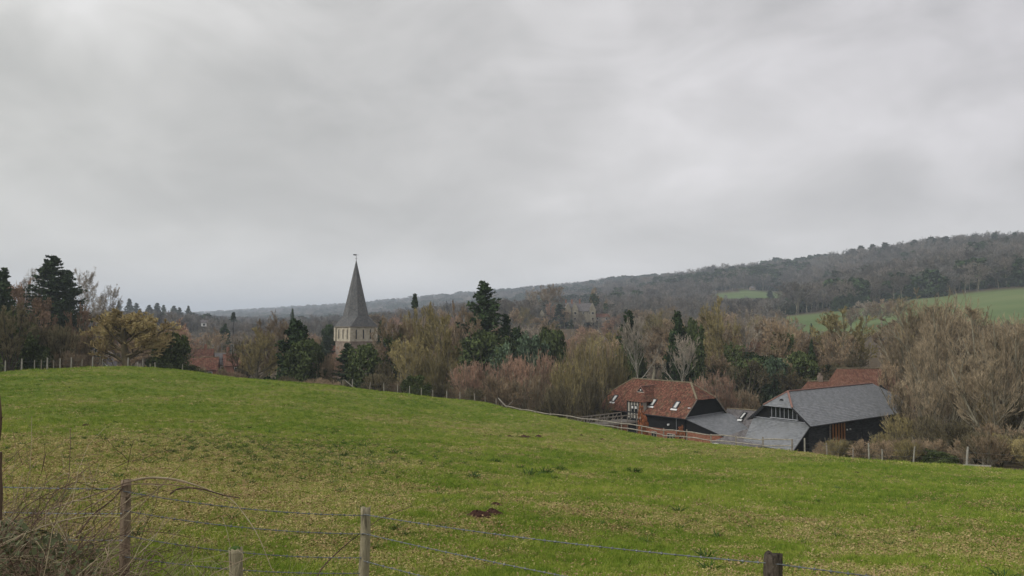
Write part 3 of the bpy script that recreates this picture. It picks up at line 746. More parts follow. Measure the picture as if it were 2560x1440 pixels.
# mossy trees right of the church
for px, Y, t, wd, k, s in ((985, 125, 790, 110, 'ivy1', 'ivy trunked mossy tree nearest the right side of the church'), (1050, 128, 765, 120, 'coppice0', 'tall mossy many stemmed tree right of the church'),
    (1020, 118, 840, 120, 'coppice1', 'lower mossy many stemmed tree at the pasture edge right of the church'), (1100, 124, 760, 110, 'round_olive1', 'mossy bare tree between the church and the tall cypress'),
    (1085, 117, 880, 90, 'bush_olive', 'olive bush under the mossy trees right of the church'), (955, 117, 905, 70, 'bush_dim', 'dim bush right of the broad evergreen below the church'), (1140, 150, 755, 100, 'round1', 'brown bare tree left behind the tall cypress')):
    T(k, px, Y, t, wd, s, 'shrub' if 'bush' in k else 'tree')
T('lonepine', 1036, 190, 733, 50, 'lone slender pine poking above the trees right of the spire')
T('cypress', 1212, 148, 702, 215, 'tall dark cypress, highest tree of the middle wood')
T('cypress', 1264, 150, 785, 110, 'shorter cypress at the right side of the tall cypress')
T('ivy2', 1185, 144, 790, 70, 'ivy clad tree at the left side of the tall cypress')
T('holly0', 1215, 142, 830, 155, 'broad dark yew below the tall cypress')
T('yew1', 1290, 146, 826, 150, 'dark yew right below the two cypresses')
T('cedar', 1325, 141, 838, 110, 'bluish green cedar between the dark yews')
T('holly0', 1385, 144, 824, 105, 'round black green yew at the right end of the yew row')
T('cedar', 1250, 138, 862, 80, 'bluish green cedar low in front of the broad yew')
T('column', 1297, 150, 818, 24, 'thin dark spike of a cypress above the bluish cedar')
# pink shrubs along the edge
for i, (px, Y, t, wd, k, s) in enumerate(((1165, 116, 905, 110, 'bush0', 'leftmost pinkish bare shrub below the dark yews'), (1215, 118, 893, 130, 'bush1', 'second pinkish bare shrub below the dark yews'), (1290, 119, 888, 140, 'bush2', 'tall pinkish bare shrub in the middle of the shrub belt'),
    (1360, 121, 878, 120, 'bush0', 'pinkish grey shrub with pale tips under the black yew'), (1250, 113, 930, 130, 'bush_brown', 'low brown shrub above the corner of the rail fence'), (1330, 112, 925, 130, 'bush_brown', 'low brown shrub behind the second rail fence post'),
    (1415, 114, 890, 120, 'bush_olive', 'olive brown shrub behind the rail fence left of the tiled barn'), (1400, 106, 965, 110, 'bush_dim', 'dim shrub close behind the rail fence'), (1470, 120, 845, 120, 'bush_olive', 'tall olive shrub left of the tiled barn'),
    (1530, 124, 850, 110, 'bush_olive', 'tall olive shrub behind the left end of the tiled barn'), (1480, 112, 940, 110, 'bush_dim', 'dim bush at the left gable of the tiled barn'), (1450, 132, 830, 110, 'bush_brown', 'brown thicket right of the black yew'))):
    T(k, px, Y, t, wd, s, 'shrub')
T('cypress', 1572, 150, 776, 130, 'dark ivy clad fir left of the pale bare tree')
T('holly0', 1580, 146, 850, 75, 'dark leafy lower tree under the ivy clad fir')
T('round_pink', 1375, 432, 752, 34, 'russet bare tree in front of the dark manor wing')
T('round0', 1412, 430, 770, 40, 'bushy bare tree between the manor wing and its first gable')
T('round_grey', 1452, 428, 782, 26, 'small bare tree against the manor wall between its gables')
T('ivy2', 1490, 455, 716, 30, 'tall ivied tree just right of the manor')
T('ivy2', 1520, 452, 745, 22, 'shorter ivied tree, second right of the manor')
T('round2', 1375, 460, 712, 90, 'tall bare tree rising behind the manor wing')
T('round_grey', 1345, 455, 722, 70, 'grey bare tree left behind the manor')
T('pale', 1612, 136, 788, 130, 'pale bare tree with a straight whitish trunk behind the tiled barn')
T('yew1', 1715, 142, 822, 150, 'broad black green yew behind the right half of the tiled barn')
T('column', 1697, 140, 782, 85, 'dark ivy column rising above the broad yew')
T('holly0', 1735, 140, 800, 60, 'ivy mass on the right shoulder of the dark column')
T('pale', 1690, 134, 835, 120, 'dead pale limbed tree in front of the broad yew', rz=2.2)
for px, Y, t, wd, k, s in ((1745, 121, 932, 100, 'bush1', 'left of three domed pinkish shrubs behind the barns'), (1800, 119, 930, 110, 'bush0', 'middle of three domed pinkish shrubs behind the barns'), (1860, 118, 965, 90, 'bush_brown', 'right of three domed shrubs behind the barns, above the slate roof')):
    T(k, px, Y, t, wd, s, 'shrub')
# ivy trunks right of centre
for px, Y, t, wd, k, s in ((1800, 150, 745, 110, 'round_olive0', 'tall mossy bare tree behind the domed shrubs'), (1838, 142, 815, 60, 'ivy0', 'ivy trunked tree with a pale stem right of the broad yew'), (1880, 150, 770, 90, 'pale', 'pale forked tree above the slate barn'),
    (1905, 138, 860, 80, 'ivy2', 'ivy covered tree above the left end of the slate barn'), (1960, 140, 790, 110, 'ivy1', 'mossy tree with ivied trunk above the slate barn'), (1935, 132, 895, 90, 'cedar', 'dull green cedar above the slate barn gable'),
    (2000, 134, 880, 90, 'holly0', 'green holly left of the orange tiled roofs'), (2030, 150, 850, 30, 'yew1', 'small pointed yew left of the far green field'), (2060, 160, 850, 120, 'ivy1', 'ivied tree standing behind the orange tiled roofs'),
    (2029, 300, 808, 14, 'pine', 'tiny dark pine in front of the far green field'), (2120, 152, 770, 150, 'round_olive1', 'rounded olive brown tree right of the far green field'),
    (2090, 148, 830, 110, 'coppice_brown', 'brown many stemmed tree behind the orange tiled roofs')):
    T(k, px, Y, t, wd, s)
# the big bare trees on the right
for px, Y, t, wd, k, s in ((2300, 112, 770, 180, 'thicket1', 'brown bare tree behind the right end of the slate barn'), (2335, 108, 736, 260, 'thicket0', 'tallest bare tree of the right hand thicket'),
    (2440, 96, 768, 260, 'thicket2', 'big many stemmed bare tree filling the right side'), (2325, 92, 850, 150, 'thicket1', 'mossy many stemmed tree touching the slate barn'),
    (2370, 84, 880, 180, 'thicket0', 'mossy tree forking low behind the leaning white post'), (2535, 88, 795, 230, 'thicket1', 'large bare tree cut by the right picture edge'),
    (2490, 76, 900, 200, 'thicket2', 'near mossy tree with thick stems at the right picture edge'), (2400, 118, 760, 210, 'thicket1', 'brown bare tree behind the many stemmed ones at right'), (2610, 104, 785, 240, 'thicket0', 'dim bare tree beyond the right picture edge'),
    (2225, 108, 900, 50, 'coppice_brown', 'thin brown tree at the far end of the slate barn ridge')):
    T(k, px, Y, t, wd, s)
T('bush_gold', 2455, 92, 960, 90, 'golden yellow willow inside the right hand thicket', 'shrub')
# barn yard and hedge by the wire fence
for px, Y, t, wd, k, s in ((2250, 84, 1035, 100, 'bush_olive', 'pale olive shrub at the right end of the slate barn wall'), (2210, 79, 1080, 80, 'bush_olive', 'low olive shrub below the slate barn wall'),
    (2320, 74, 1040, 130, 'bush_dim', 'dim bush behind the leaning grey fence post'), (2400, 70, 1050, 140, 'bush_dim', 'dim bush behind the leaning white post'), (2500, 66, 1050, 150, 'bush_brown', 'brown bush at the lower right behind the wire fence'), (2560, 62, 1080, 120, 'bush_dim', 'dim bush at the lower right corner of the wood')):
    T(k, px, Y, t, wd, s, 'shrub')
T('copper', 1604, 97, 1010, 26, 'upper orange leaved beech against the black barn wall', 'shrub', h=None)
T('copper', 1612, 96, 1042, 30, 'lower bushy orange leaved beech beside the walkway', 'shrub')
T('copper', 1702, 95, 1063, 26, 'small russet shrub by the brick base of the tiled barn', 'shrub')
T('laurel', 2290, 63, 1118, 80, 'low glossy evergreen bush behind the fence at right', 'shrub')
T('laurel', 2350, 60, 1128, 90, 'low dark evergreen bush left of the leaning white post', 'shrub')

# ---------------------------------------------------------------- the wood behind: trees of the middle distance, one by one
random.seed(11)
g0 = np.random.default_rng(77)
mids = []
HUE = dict(round0='brown', round1='dark brown', round2='brown', round3='brown', tall0='slender brown', tall1='slender brown', tall2='slender brown', round_olive0='mossy olive', round_olive1='mossy olive', round_grey='grey', round_pink='pinkish',
    round_rust='russet', tall_grey='slender grey', tall_olive='slender mossy', tall_pink='slender pinkish', coppice0='many stemmed olive', coppice1='many stemmed olive', coppice_brown='many stemmed brown', coppice_dim='many stemmed dim', round_dim='dim',
    thicket0='tan upright', thicket1='tan upright', thicket2='tan upright', holly0='dark leafy', yew0='black green', ivy0='ivied', ivy1='ivied', ivy2='ivied', bush_dim='dim', bush_brown='brown', bush_olive='olive', laurel='green leafy')
ORD = ['leftmost', 'second from left', 'third from left', 'fourth from left', 'fifth from left', 'sixth from left', 'seventh from left', 'eighth from left', 'ninth from left', 'tenth from left', 'eleventh from left', 'twelfth from left']
def fill(n, px0, px1, Y0, Y1, keys, h0, h1, label, group, maxtop=None, sep=7.0, cat='tree', wf=(.6, .95)):
    k = 0; tries = 0; made = []
    while k < n and tries < n*40:
        tries += 1
        px = random.uniform(px0, px1); Y = random.uniform(Y0, Y1); x = (px-1280)/F*Y
        if any((x-a)**2+(Y-b)**2 < sep*sep for a, b in mids): continue
        _, fm = grass_mask(np.array([x]), np.array([Y]))
        if fm[0] > 0 or Y < float(edge_Y(px))+1.2: continue
        h = random.uniform(h0, h1); key = random.choice(keys); zg = gz(x, Y)
        if maxtop:
            tr = float(np.interp(px, [m[0] for m in maxtop], [m[1] for m in maxtop]))
            hmax = at(px, tr, Y).z - zg
            if hmax < h0*.55: continue
            h = min(h, hmax*random.uniform(.86, 1.03))
        hm = float(max_h(px, Y, zg))
        if hm < h0*.3: continue
        h = min(h, hm)
        mids.append((x, Y)); wd = h*random.uniform(*wf)/Y*F
        made.append((px, key, plant(key, px, Y, h=h, width=wd, cat=cat, group=group))); k += 1
    made.sort(key=lambda q: q[0]); per = {}
    for px, key, o in made: per.setdefault(HUE[key], []).append(o)
    for hue, os_ in per.items():
        for i, o in enumerate(os_):
            o['label'] = ('only ' if len(os_) == 1 else ORD[i]+' ' if i < 12 else 'rightmost ' if i == len(os_)-1 else '%dth from left ' % (i+1))+hue+' '+label
TOPS = [(-100,760),(200,800),(400,790),(600,790),(700,775),(850,772),(950,765),(1100,752),(1200,760),(1340,765),(1400,812),(1480,815),(1520,800),(1600,750),(1750,738),(1820,748),(1920,765),(2020,800),(2100,790),(2300,760),(2600,760)]
BR = ['round0', 'round1', 'round2', 'round3', 'tall0', 'tall1', 'round_olive0', 'round_grey', 'coppice_brown', 'round_pink']
fill(26, 430, 860, 160, 330, BR+['round_grey'], 10, 14, 'bare tree in the valley wood left of the church', 'bare trees left of the church', TOPS, 8)
fill(26, 960, 1600, 152, 240, BR+['round_pink', 'round_rust', 'round_olive1'], 10, 14, 'bare tree behind the row of dark yews', 'bare trees of the middle wood', TOPS, 7)
fill(24, 1600, 2100, 150, 250, BR+['round_olive1', 'tall_olive'], 10, 15, 'bare tree of the wood behind the barns', 'bare trees behind the barns', TOPS, 7)
fill(34, 900, 1640, 240, 430, BR+['round_pink', 'tall_pink', 'round_grey'], 11, 15, 'bare tree rising below the stone manor', 'bare trees below the manor', TOPS, 9)
fill(30, 1600, 2120, 250, 430, BR+['tall_grey', 'round_grey'], 11, 15, 'bare tree on the slope below the far green fields', 'bare trees below the far fields', TOPS, 9)
fill(18, 0, 560, 130, 260, BR+['tall_grey'], 8, 13, 'bare tree behind the hedge and golden oak', 'bare trees behind the golden oak', TOPS, 8)
fill(16, 1900, 2150, 128, 160, ['holly0', 'ivy1', 'ivy0', 'coppice_dim', 'round_dim'], 6, 11, 'tree in the dark copse behind the slate barn', 'ivied trees behind the slate barn', [(1900, 880), (2150, 880)], 4)
fill(14, 1740, 1920, 128, 150, ['holly0', 'ivy1', 'ivy2', 'yew0', 'coppice_dim'], 6, 11, 'tree in the copse behind the domed shrubs', 'ivied trees behind the domed shrubs', [(1700, 850), (1920, 880)], 4)
fill(13, 2190, 2620, 118, 170, BR+['thicket0', 'thicket1', 'coppice_dim'], 9, 13, 'bare tree at the back of the right hand thicket', 'bare trees at the back of the right thicket', [(2100, 800), (2300, 755), (2600, 780)], 6)
fill(30, 560, 1140, 104, 124, ['bush_dim', 'bush_brown', 'coppice_dim', 'laurel'], 3, 5, 'undergrowth bush along the shaded far pasture edge', 'undergrowth bushes along the far pasture edge', [(560, 955), (700, 940), (1000, 930), (1150, 960)], 3.0, 'shrub', (1.1, 1.6))
fill(12, -60, 230, 96, 106, ['bush_dim', 'laurel', 'bush_brown'], 2.5, 4.5, 'undergrowth bush behind the left fence posts', 'undergrowth bushes behind the left fence', [(-60, 850), (230, 880)], 2.5, 'shrub', (1.1, 1.6))
fill(16, 1150, 1500, 106, 126, ['bush_dim', 'bush_brown'], 2.5, 4.5, 'undergrowth bush below the pinkish shrubs', 'undergrowth bushes below the pink shrubs', [(1150, 960), (1500, 990)], 2.5, 'shrub', (1.2, 1.7))
fill(30, 2060, 2640, 52, 76, ['bush_brown', 'bush_brown', 'bush_olive', 'bush_dim'], 1.6, 3.2, 'scrub bush behind the right wire fence', 'scrub behind the right wire fence', [(2060, 1095), (2200, 1090), (2640, 1060)], 1.6, 'shrub', (1.2, 1.8))
fill(13, 2290, 2700, 72, 112, ['thicket0', 'thicket1', 'thicket2', 'coppice_dim', 'bush_dim'], 5, 9, 'understorey tree inside the right hand thicket', 'understorey trees of the right thicket', [(2200, 940), (2700, 850)], 3.0)
# trees breaking up the far fields
for px, Y, t, wd, k, s in ((2128, 405, 768, 60, 'round2', 'rounded bare tree breaking the lower edge of the far green field'), (2165, 410, 752, 75, 'round_grey', 'large grey bare tree parting the far green field in two'), (2205, 402, 748, 80, 'round0', 'large brown bare tree right of the grey one in the far field'), (2248, 408, 742, 70, 'round_olive1', 'olive bare tree at the left of the right hand far field'), (2100, 400, 800, 40, 'round3', 'low bare tree at the foot of the small green far field')):
    T(k, px, Y, t, wd, s)
# dark clumps of firs by the far fields
ORDF = iter(['leftmost fir of the left clump', 'middle fir of the left clump', 'right fir of the left clump', 'leftmost fir of the right clump', 'second fir of the right clump', 'middle fir of the right clump', 'fourth fir of the right clump', 'rightmost fir of the right clump'])
for px, Y, t, wd in ((1952, 530, 752, 30), (1968, 532, 745, 34), (1982, 528, 756, 30), (2092, 512, 742, 34), (2108, 514, 737, 38), (2126, 512, 733, 40), (2144, 514, 735, 38), (2160, 512, 740, 32)):
    T('yew1', px, Y, t, wd, 'dark '+next(ORDF)+' beside the far fields', group='dark firs beside the far fields')

# ---------------------------------------------------------------- massed woods on the downs: one object each, instanced real trees
def scatter(name, pts, protos, rot, scl, idx, kind='stuff', mat_index=None):
    n = len(pts); me = bpy.data.meshes.new(name); me.vertices.add(n); me.vertices.foreach_set('co', np.asarray(pts, np.float32).ravel())
    a = me.attributes.new('rot', 'FLOAT_VECTOR', 'POINT'); a.data.foreach_set('vector', np.asarray(rot, np.float32).ravel())
    a = me.attributes.new('scl', 'FLOAT_VECTOR', 'POINT'); a.data.foreach_set('vector', np.asarray(scl, np.float32).ravel())
    a = me.attributes.new('idx', 'INT', 'POINT'); a.data.foreach_set('value', np.asarray(idx, np.int32))
    o = link(name, me); tag(o, kind=kind)
    ng = bpy.data.node_groups.new(name+'_scatter', 'GeometryNodeTree')
    ng.interface.new_socket('Geometry', in_out='INPUT', socket_type='NodeSocketGeometry'); ng.interface.new_socket('Geometry', in_out='OUTPUT', socket_type='NodeSocketGeometry')
    gi = ng.nodes.new('NodeGroupInput'); go = ng.nodes.new('NodeGroupOutput')
    ip = ng.nodes.new('GeometryNodeInstanceOnPoints'); jn = ng.nodes.new('GeometryNodeJoinGeometry')
    for p in protos:
        oi = ng.nodes.new('GeometryNodeObjectInfo'); oi.inputs['Object'].default_value = p; oi.transform_space = 'ORIGINAL'
        gt = ng.nodes.new('GeometryNodeGeometryToInstance'); ng.links.new(oi.outputs['Geometry'], gt.inputs[0]); ng.links.new(gt.outputs[0], jn.inputs[0])
    def attr(nm, ty):
        q = ng.nodes.new('GeometryNodeInputNamedAttribute'); q.data_type = ty; q.inputs['Name'].default_value = nm
        return [s for s in q.outputs if s.enabled][0]
    ng.links.new(gi.outputs[0], ip.inputs['Points']); ng.links.new(jn.outputs[0], ip.inputs['Instance'])
    ip.inputs['Pick Instance'].default_value = True
    ng.links.new(attr('idx', 'INT'), ip.inputs['Instance Index'])
    er = ng.nodes.new('FunctionNodeEulerToRotation'); ng.links.new(attr('rot', 'FLOAT_VECTOR'), er.inputs[0]); ng.links.new(er.outputs[0], ip.inputs['Rotation'])
    ng.links.new(attr('scl', 'FLOAT_VECTOR'), ip.inputs['Scale'])
    ng.links.new(ip.outputs[0], go.inputs[0])
    md = o.modifiers.new('scatter', 'NODES'); md.node_group = ng
    return o
def source(name, me):    # geometry used by the scatters, itself not in the scene
    return bpy.data.objects.new(name, me)
far_levels = [dict(n=11, len=.62, ang=.85, t0=.25, curve=.13, up=.10, prof='round', seg=3), dict(n=7, len=.6, ang=.75, t0=.2, curve=.2, seg=3), dict(n=8, len=.65, ang=.7, t0=.1, curve=.2, seg=2)]
FARP = []
for i, tw in enumerate(('far2', 'far1', 'far2', 'far1', 'far1', 'far2')):
    t = bare_tree(200+i, far_levels, r=.02, twig=.0048, tubes=1)
    p = proto('x', [('trunk', np_mesh('far_trunk', *t['S'], bark_grey)), ('crown', np_mesh('far_crown', *t['T'], TW[tw]))], t['w'])
    FARP.append((source('wood_tree', join_mesh('wood_tree', p)), t['w']))
ev = foliage_tree('x', 210, LF['yew'], 900, .09, w=.7, lobes=14); FARP.append((source('wood_yew', join_mesh('wood_yew', ev)), ev.w))
cf = conifer('x', 211, LF['fir'], whorls=12, per=6, w=.36, dens=8, size=.06); FARP.append((source('wood_fir', join_mesh('wood_fir', cf)), cf.w))
def wood(name, n, px0, px1, Y0, Y1, h0, h1, wprob, seed, cond=None, wk=(.75, 1.1)):
    g = np.random.default_rng(seed)
    px = g.uniform(px0, px1, n*3)
    Yv = np.exp(g.uniform(math.log(Y0), math.log(Y1), n*3))
    x = (px-1280)/F*Yv
    _, fm = grass_mask(x, Yv); ok = fm == 0
    if cond is not None: ok &= cond(px, Yv)
    px, Yv, x = px[ok][:n], Yv[ok][:n], x[ok][:n]; m = len(px)
    z = height(x, Yv); h = g.uniform(h0, h1, m)*(1+.3*np.sin(x*.021+seed)*np.sin(Yv*.017+x*.013))
    mh = max_h(px, Yv, z)+.3; kp = mh > 4; px, Yv, x, z, h = px[kp], Yv[kp], x[kp], z[kp], np.minimum(h, mh)[kp]; m = len(px)
    # evergreens gather in patches
    patch = np.sin(x*.012+1.3)*np.sin(Yv*.009+x*.004)+g.normal(0, .35, m)
    idx = g.integers(0, 6, m); idx = np.where(patch > wprob[0], 6, idx); idx = np.where((patch < -wprob[1]), 7, idx)
    ww = np.array([f[1] for f in FARP])[idx]; wd = h*g.uniform(*wk, m)/ww*.8
    return scatter(name, np.stack([x, Yv, z-.3], 1), [f[0] for f in FARP][::-1], np.stack([np.zeros(m), np.zeros(m), g.uniform(0, 6.28, m)], 1), np.stack([wd, wd, h], 1), idx)
rY = lambda px: np.interp(px, [1500, 1750, 1925, 2560, 2900], [600, 640, 520, 505, 500])
wood('hillside_wood', 5500, 1500, 2950, 500, 1500, 11, 20, (.72, 1.2), 1, lambda px, Y: Y > rY(px), (.9, 1.4))
wood('valley_wood', 2600, -300, 2100, 420, 900, 10, 14, (1.2, 1.3), 2, lambda px, Y: (Y < 900))
wood('downs_wood', 9000, 350, 2000, 900, 4800, 10, 15, (.35, 1.0), 3, None, (1.5, 2.3))
Z = Vector((0, 0, 1))
def V3(p, z): return Vector((p[0], p[1], z))
def zr(px, py, Y): return row_z(py, Y)
# ---------------------------------------------------------------- tiled barn
B = at(1712, 1042, 105); B.z = zr(0, 1042, 105)
dl = Vector((-.632, .775, 0)); dp = Vector((.775, .632, 0)); LB, WB = 15.6, 9.0
eave = B.z; ridge = eave+4.15; gl = B.z-4.6
def bp(s, u, z): return Vector((B.x, B.y, 0))+dl*s+dp*u+Z*z     # s along from right gable, u across
barn = thing('tiled_barn', 'long black weatherboarded barn with red tiled half hipped roof and three skylights', 'barn', (B.x, B.y, gl))
ov = .25
def roof_z(u): return eave + (ridge-eave)*(1-abs(u-WB/2)/(WB/2))
# walls
mb = MB(); i_ = .35
mb.prism([bp(i_, i_, eave-2.05), bp(LB-i_, i_, eave-2.05), bp(LB-i_, WB-i_, eave-2.05), bp(i_, WB-i_, eave-2.05)], Z*(2.05+.25))
for s in (i_, LB-i_-.1):
    hz_ = eave+2.2; uu = (hz_-eave)/(ridge-eave)*WB/2
    mb.prism([bp(s, i_, eave+.2), bp(s, WB-i_, eave+.2), bp(s, WB-uu-.15, hz_-.05), bp(s, uu+.15, hz_-.05)], dl*.1)
mb.obj('wall', M_board, barn)
def uvprism(pts, off, mat, name, parent, row=.075):
    mb = MB(); b_ = [Vector(p) for p in pts]; t_ = [p+Vector(off) for p in b_]; n = len(b_)
    mb.face(t_); mb.face(b_[::-1])
    for i in range(n):
        j = (i+1) % n; l = (b_[j]-b_[i]).length; h = Vector(off).length
        mb.face([b_[i], b_[j], t_[j], t_[i]], [(0, 0), (l, 0), (l, h/row), (0, h/row)])
    return mb.obj(name, mat, parent)
uvprism([bp(.25, .28, gl), bp(LB-.25, .28, gl), bp(LB-.25, WB-.25, gl), bp(.25, WB-.25, gl)], Z*(eave-2.05-gl), M_brick, 'brick_plinth', barn)
wall_boards(barn, bp(LB-i_, i_, 0), bp(i_, i_, 0), eave-2.05, eave+.1, M_board, .31)
def gtop(s): return min(eave+2.1, roof_z(i_+s*(WB-2*i_))-.12)
wall_boards(barn, bp(i_, i_, 0), bp(i_, WB-i_, 0), eave-2.05, eave+2.2, M_board, .31, top=gtop)
# roof: front plane with cut corners for the half hips
hipz = eave+2.15; hu = (hipz-eave)/(ridge-eave)*WB/2; inset = 2.45
def roofside(front):
    U = (lambda u: u) if front else (lambda u: WB-u)
    o_ = -ov; oz = eave - ov*(ridge-eave)/(WB/2)
    mb = MB()
    lo = [bp(LB+.2, U(o_), oz), bp(-.2, U(o_), oz)]
    mid = [bp(LB+.2, U(hu), hipz), bp(-.2, U(hu), hipz)]
    hi = [bp(LB-inset, U(WB/2), ridge), bp(inset, U(WB/2), ridge)]
    roof_plane(mb, lo[0], lo[1], mid[1], mid[0]); roof_plane(mb, mid[0], mid[1], hi[1], hi[0], v0=40)
    s1 = slab([lo[0], lo[1], mid[1], mid[0]]); s2 = slab([mid[0], mid[1], hi[1], hi[0]])
    return mb, s1, s2
rf = None
mb, s1, s2 = roofside(True); mb2, s3, s4 = roofside(False)
roof = MB()
for m_ in (mb, mb2): 
    for f_, u_ in zip(m_.f, m_.uv): roof.face([m_.v[i] for i in f_], u_)
for s_ in (0, 1):
    ss = -.2 if s_ == 0 else LB+.2; si = inset if s_ == 0 else LB-inset
    roof_plane(roof, bp(ss-.1 if s_ == 0 else ss+.1, hu-.05, hipz-.07), bp(ss-.1 if s_ == 0 else ss+.1, WB-hu+.05, hipz-.07), bp(si, WB/2, ridge), bp(si, WB/2, ridge), v0=80)
roof.obj('roof', M_tile, barn)
us = MB()
for m_ in (s1, s2, s3, s4):
    for f_ in m_.f: us.face([m_.v[i] for i in f_])
us.obj('roof_deck', M_frame_dark, barn)
for a_, b_ in ((bp(inset, WB/2, ridge), bp(LB-inset, WB/2, ridge)), (bp(-.2, hu, hipz), bp(inset, WB/2, ridge)), (bp(-.2, WB-hu, hipz), bp(inset, WB/2, ridge)), (bp(LB+.2, hu, hipz), bp(LB-inset, WB/2, ridge))):
    r_ = MB(); n_ = max(2, int((b_-a_).length/.45))
    for k in range(n_):
        q0 = a_.lerp(b_, k/n_)+Z*.05; q1 = a_.lerp(b_, (k+.96)/n_)+Z*(.05+random.uniform(-.01, .012)); r_.bar(q0, q1, .24, .12)
    r_.obj('ridge_tiles', M_ridge, barn)
for u0 in (-ov, WB+ov):      # barge boards on the near gable and gutter
    g_ = MB(); zt0 = eave-ov*(ridge-eave)/(WB/2); uu = hu if u0 < 0 else WB-hu
    g_.bar(bp(-.22, u0, zt0-.08), bp(-.22, uu, hipz-.08), .05, .16); g_.obj('barge_board', M_timber, barn)
g_ = MB(); g_.tube([bp(LB+.2, -ov-.08, eave-.30), bp(-.2, -ov-.08, eave-.30)], .055, 6); g_.obj('gutter', M_frame_dark, barn)
g_ = MB(); g_.tube([bp(1.6, .2, eave-.32), bp(1.6, .2, gl+.3)], .04, 6); g_.obj('downpipe', M_metal, barn)
def skylight(parent, cpt, ux, up, w_, h_):
    """frame, glass and lead apron lying on a roof plane"""
    n_ = ux.cross(up).normalized(); n_ = n_ if n_.z > 0 else -n_
    f_ = MB()
    for sx in (-1, 1): f_.bar(cpt+ux*sx*w_/2-up*h_/2+n_*.06, cpt+ux*sx*w_/2+up*h_/2+n_*.06, .09, .12, n_)
    for sy in (-1, 1): f_.bar(cpt+up*sy*h_/2-ux*(w_/2-.05)+n_*.06, cpt+up*sy*h_/2+ux*(w_/2-.05)+n_*.06, .09, .12, n_)
    fr_ = f_.obj('skylight', M_frame_dark, parent)
    g1 = MB(); g1.box(cpt+n_*.05, w_-.1, h_-.1, .02, ux, up, n_); sub('pane', g1, M_skyglass, fr_)
    g2 = MB(); g2.box(cpt+n_*.068-ux*.0, w_*.45, h_*.82, .012, ux, up, n_); sub('blind', g2, M_blind, fr_)
    g3 = MB(); g3.box(cpt+n_*.03-up*(h_/2+.22), w_+.3, .28, .03, ux, up, n_); sub('flashing', g3, M_white, fr_)
upv = (bp(0, WB/2, ridge)-bp(0, 0, eave)).normalized()
for px_ in (1538, 1634, 1692):
    # place along the roof by column
    best = min(((abs(col_of(p.x, p.y)-px_), s) for s in [k*.05 for k in range(5, 310)] for p in [bp(s, 1.55, 0)]), key=lambda q: q[0])[1]
    skylight(barn, bp(best, 1.35, roof_z(1.35))+Z*.02, -dl, upv, .78, 1.25)
# wagon porch dormer
sd_ = min(((abs(col_of(p.x, p.y)-1579), s) for s in [k*.05 for k in range(5, 310)] for p in [bp(s, -1.0, 0)]), key=lambda q: q[0])[1]
pw, pd = 2.7, 0.5; pe = eave+1.5; pz0 = eave-1.15
pb = MB(); pb.prism([bp(sd_-pw/2, -pd, pz0), bp(sd_+pw/2, -pd, pz0), bp(sd_+pw/2, .5, pz0), bp(sd_-pw/2, .5, pz0)], Z*(pe-pz0)); pb.obj('porch_wall', M_dullwhite, barn)
pb = MB(); pb.prism([bp(sd_-pw/2, -pd+.1, gl), bp(sd_+pw/2, -pd+.1, gl), bp(sd_+pw/2, .3, gl), bp(sd_-pw/2, .3, gl)], Z*(pz0-gl-.01)); pb.obj('porch_base', M_board, barn)
for k in range(6):
    q = MB(); s = sd_-pw/2+k*pw/5; q.box(bp(s, -pd-.03, (pz0+pe)/2), .15, .09, pe-pz0-.01, dl, dp, Z); q.obj('timber_post', M_frame_dark, barn)
for zz in (pz0+.12, pz0+1.0, pe-.1):
    q = MB(); q.box(bp(sd_, -pd-.045, zz), pw+.16, .1, .15, dl, dp, Z); q.obj('timber_beam', M_frame_dark, barn)
for k in (-1, 1):
    q = MB(); q.box(bp(sd_+k*.32, -pd-.05, pz0+1.55), .46, .09, .95, dl, dp, Z); f_ = q.obj('window', M_frame_dark, barn)
    q = MB(); q.box(bp(sd_+k*.32, -pd-.10, pz0+1.52), .36, .03, .8, dl, dp, Z); sub('pane', q, M_glass, f_)
    q = MB(); q.box(bp(sd_+k*.32, -pd-.118, pz0+1.72), .3, .012, .34, dl, dp, Z); sub('white_blind', q, M_white, f_)  # plain white panel over the upper part of the pane
rw = pw/2+.4; rz_ = eave+3.45; gz_ = eave+2.65; tpr = roof_z
def back(z): return (z-eave)/(ridge-eave)*WB/2      # u where the main roof reaches z
pr = MB()
A0, A1 = bp(sd_+rw, -pd-.3, pe-.1), bp(sd_-rw, -pd-.3, pe-.1)
k_ = 1-(gz_-pe)/(rz_-pe); mid0, mid1 = bp(sd_+rw*k_, -pd+1.3, gz_), bp(sd_-rw*k_, -pd+1.3, gz_)
roof_plane(pr, A0, A1, mid1, mid0, .22)
apex = bp(sd_, -pd+1.3, rz_); bk = bp(sd_, back(rz_)+.1, rz_)
for sg, a_, m_ in ((1, A0, mid0), (-1, A1, mid1)):
    bb = bp(sd_+sg*rw, back(pe)+.1, pe-.1); bm_ = bp(sd_+sg*rw*k_, back(gz_)+.1, gz_)
    roof_plane(pr, a_, bb, bm_, m_, .22, v0=10); roof_plane(pr, m_, bm_, bk, apex, .22, v0=20)
pr.obj('porch_roof', M_tile, barn)
q = MB(); q.face([mid0+dp*.05, mid1+dp*.05, apex+dp*.05]); q.prism([mid0+dp*.1, mid1+dp*.1, apex+dp*.1-Z*.03], dp*.1); q.obj('gablet', M_board, barn)
q = MB(); q.bar(mid0-Z*.02-dp*.02, mid1-Z*.02-dp*.02, .1, .12); q.obj('gablet_sill', M_dullwhite, barn)
for m_ in (mid0, mid1):
    q = MB(); q.bar(m_-dp*.03, apex-dp*.03, .09, .1); q.obj('barge_board', M_ridge2, barn)
q = MB(); q.box(mid0.lerp(mid1, .5)+Z*.3-dp*.02, .2, .05, .2, dl, dp, Z); q.obj('gable_lamp', M_white, barn)
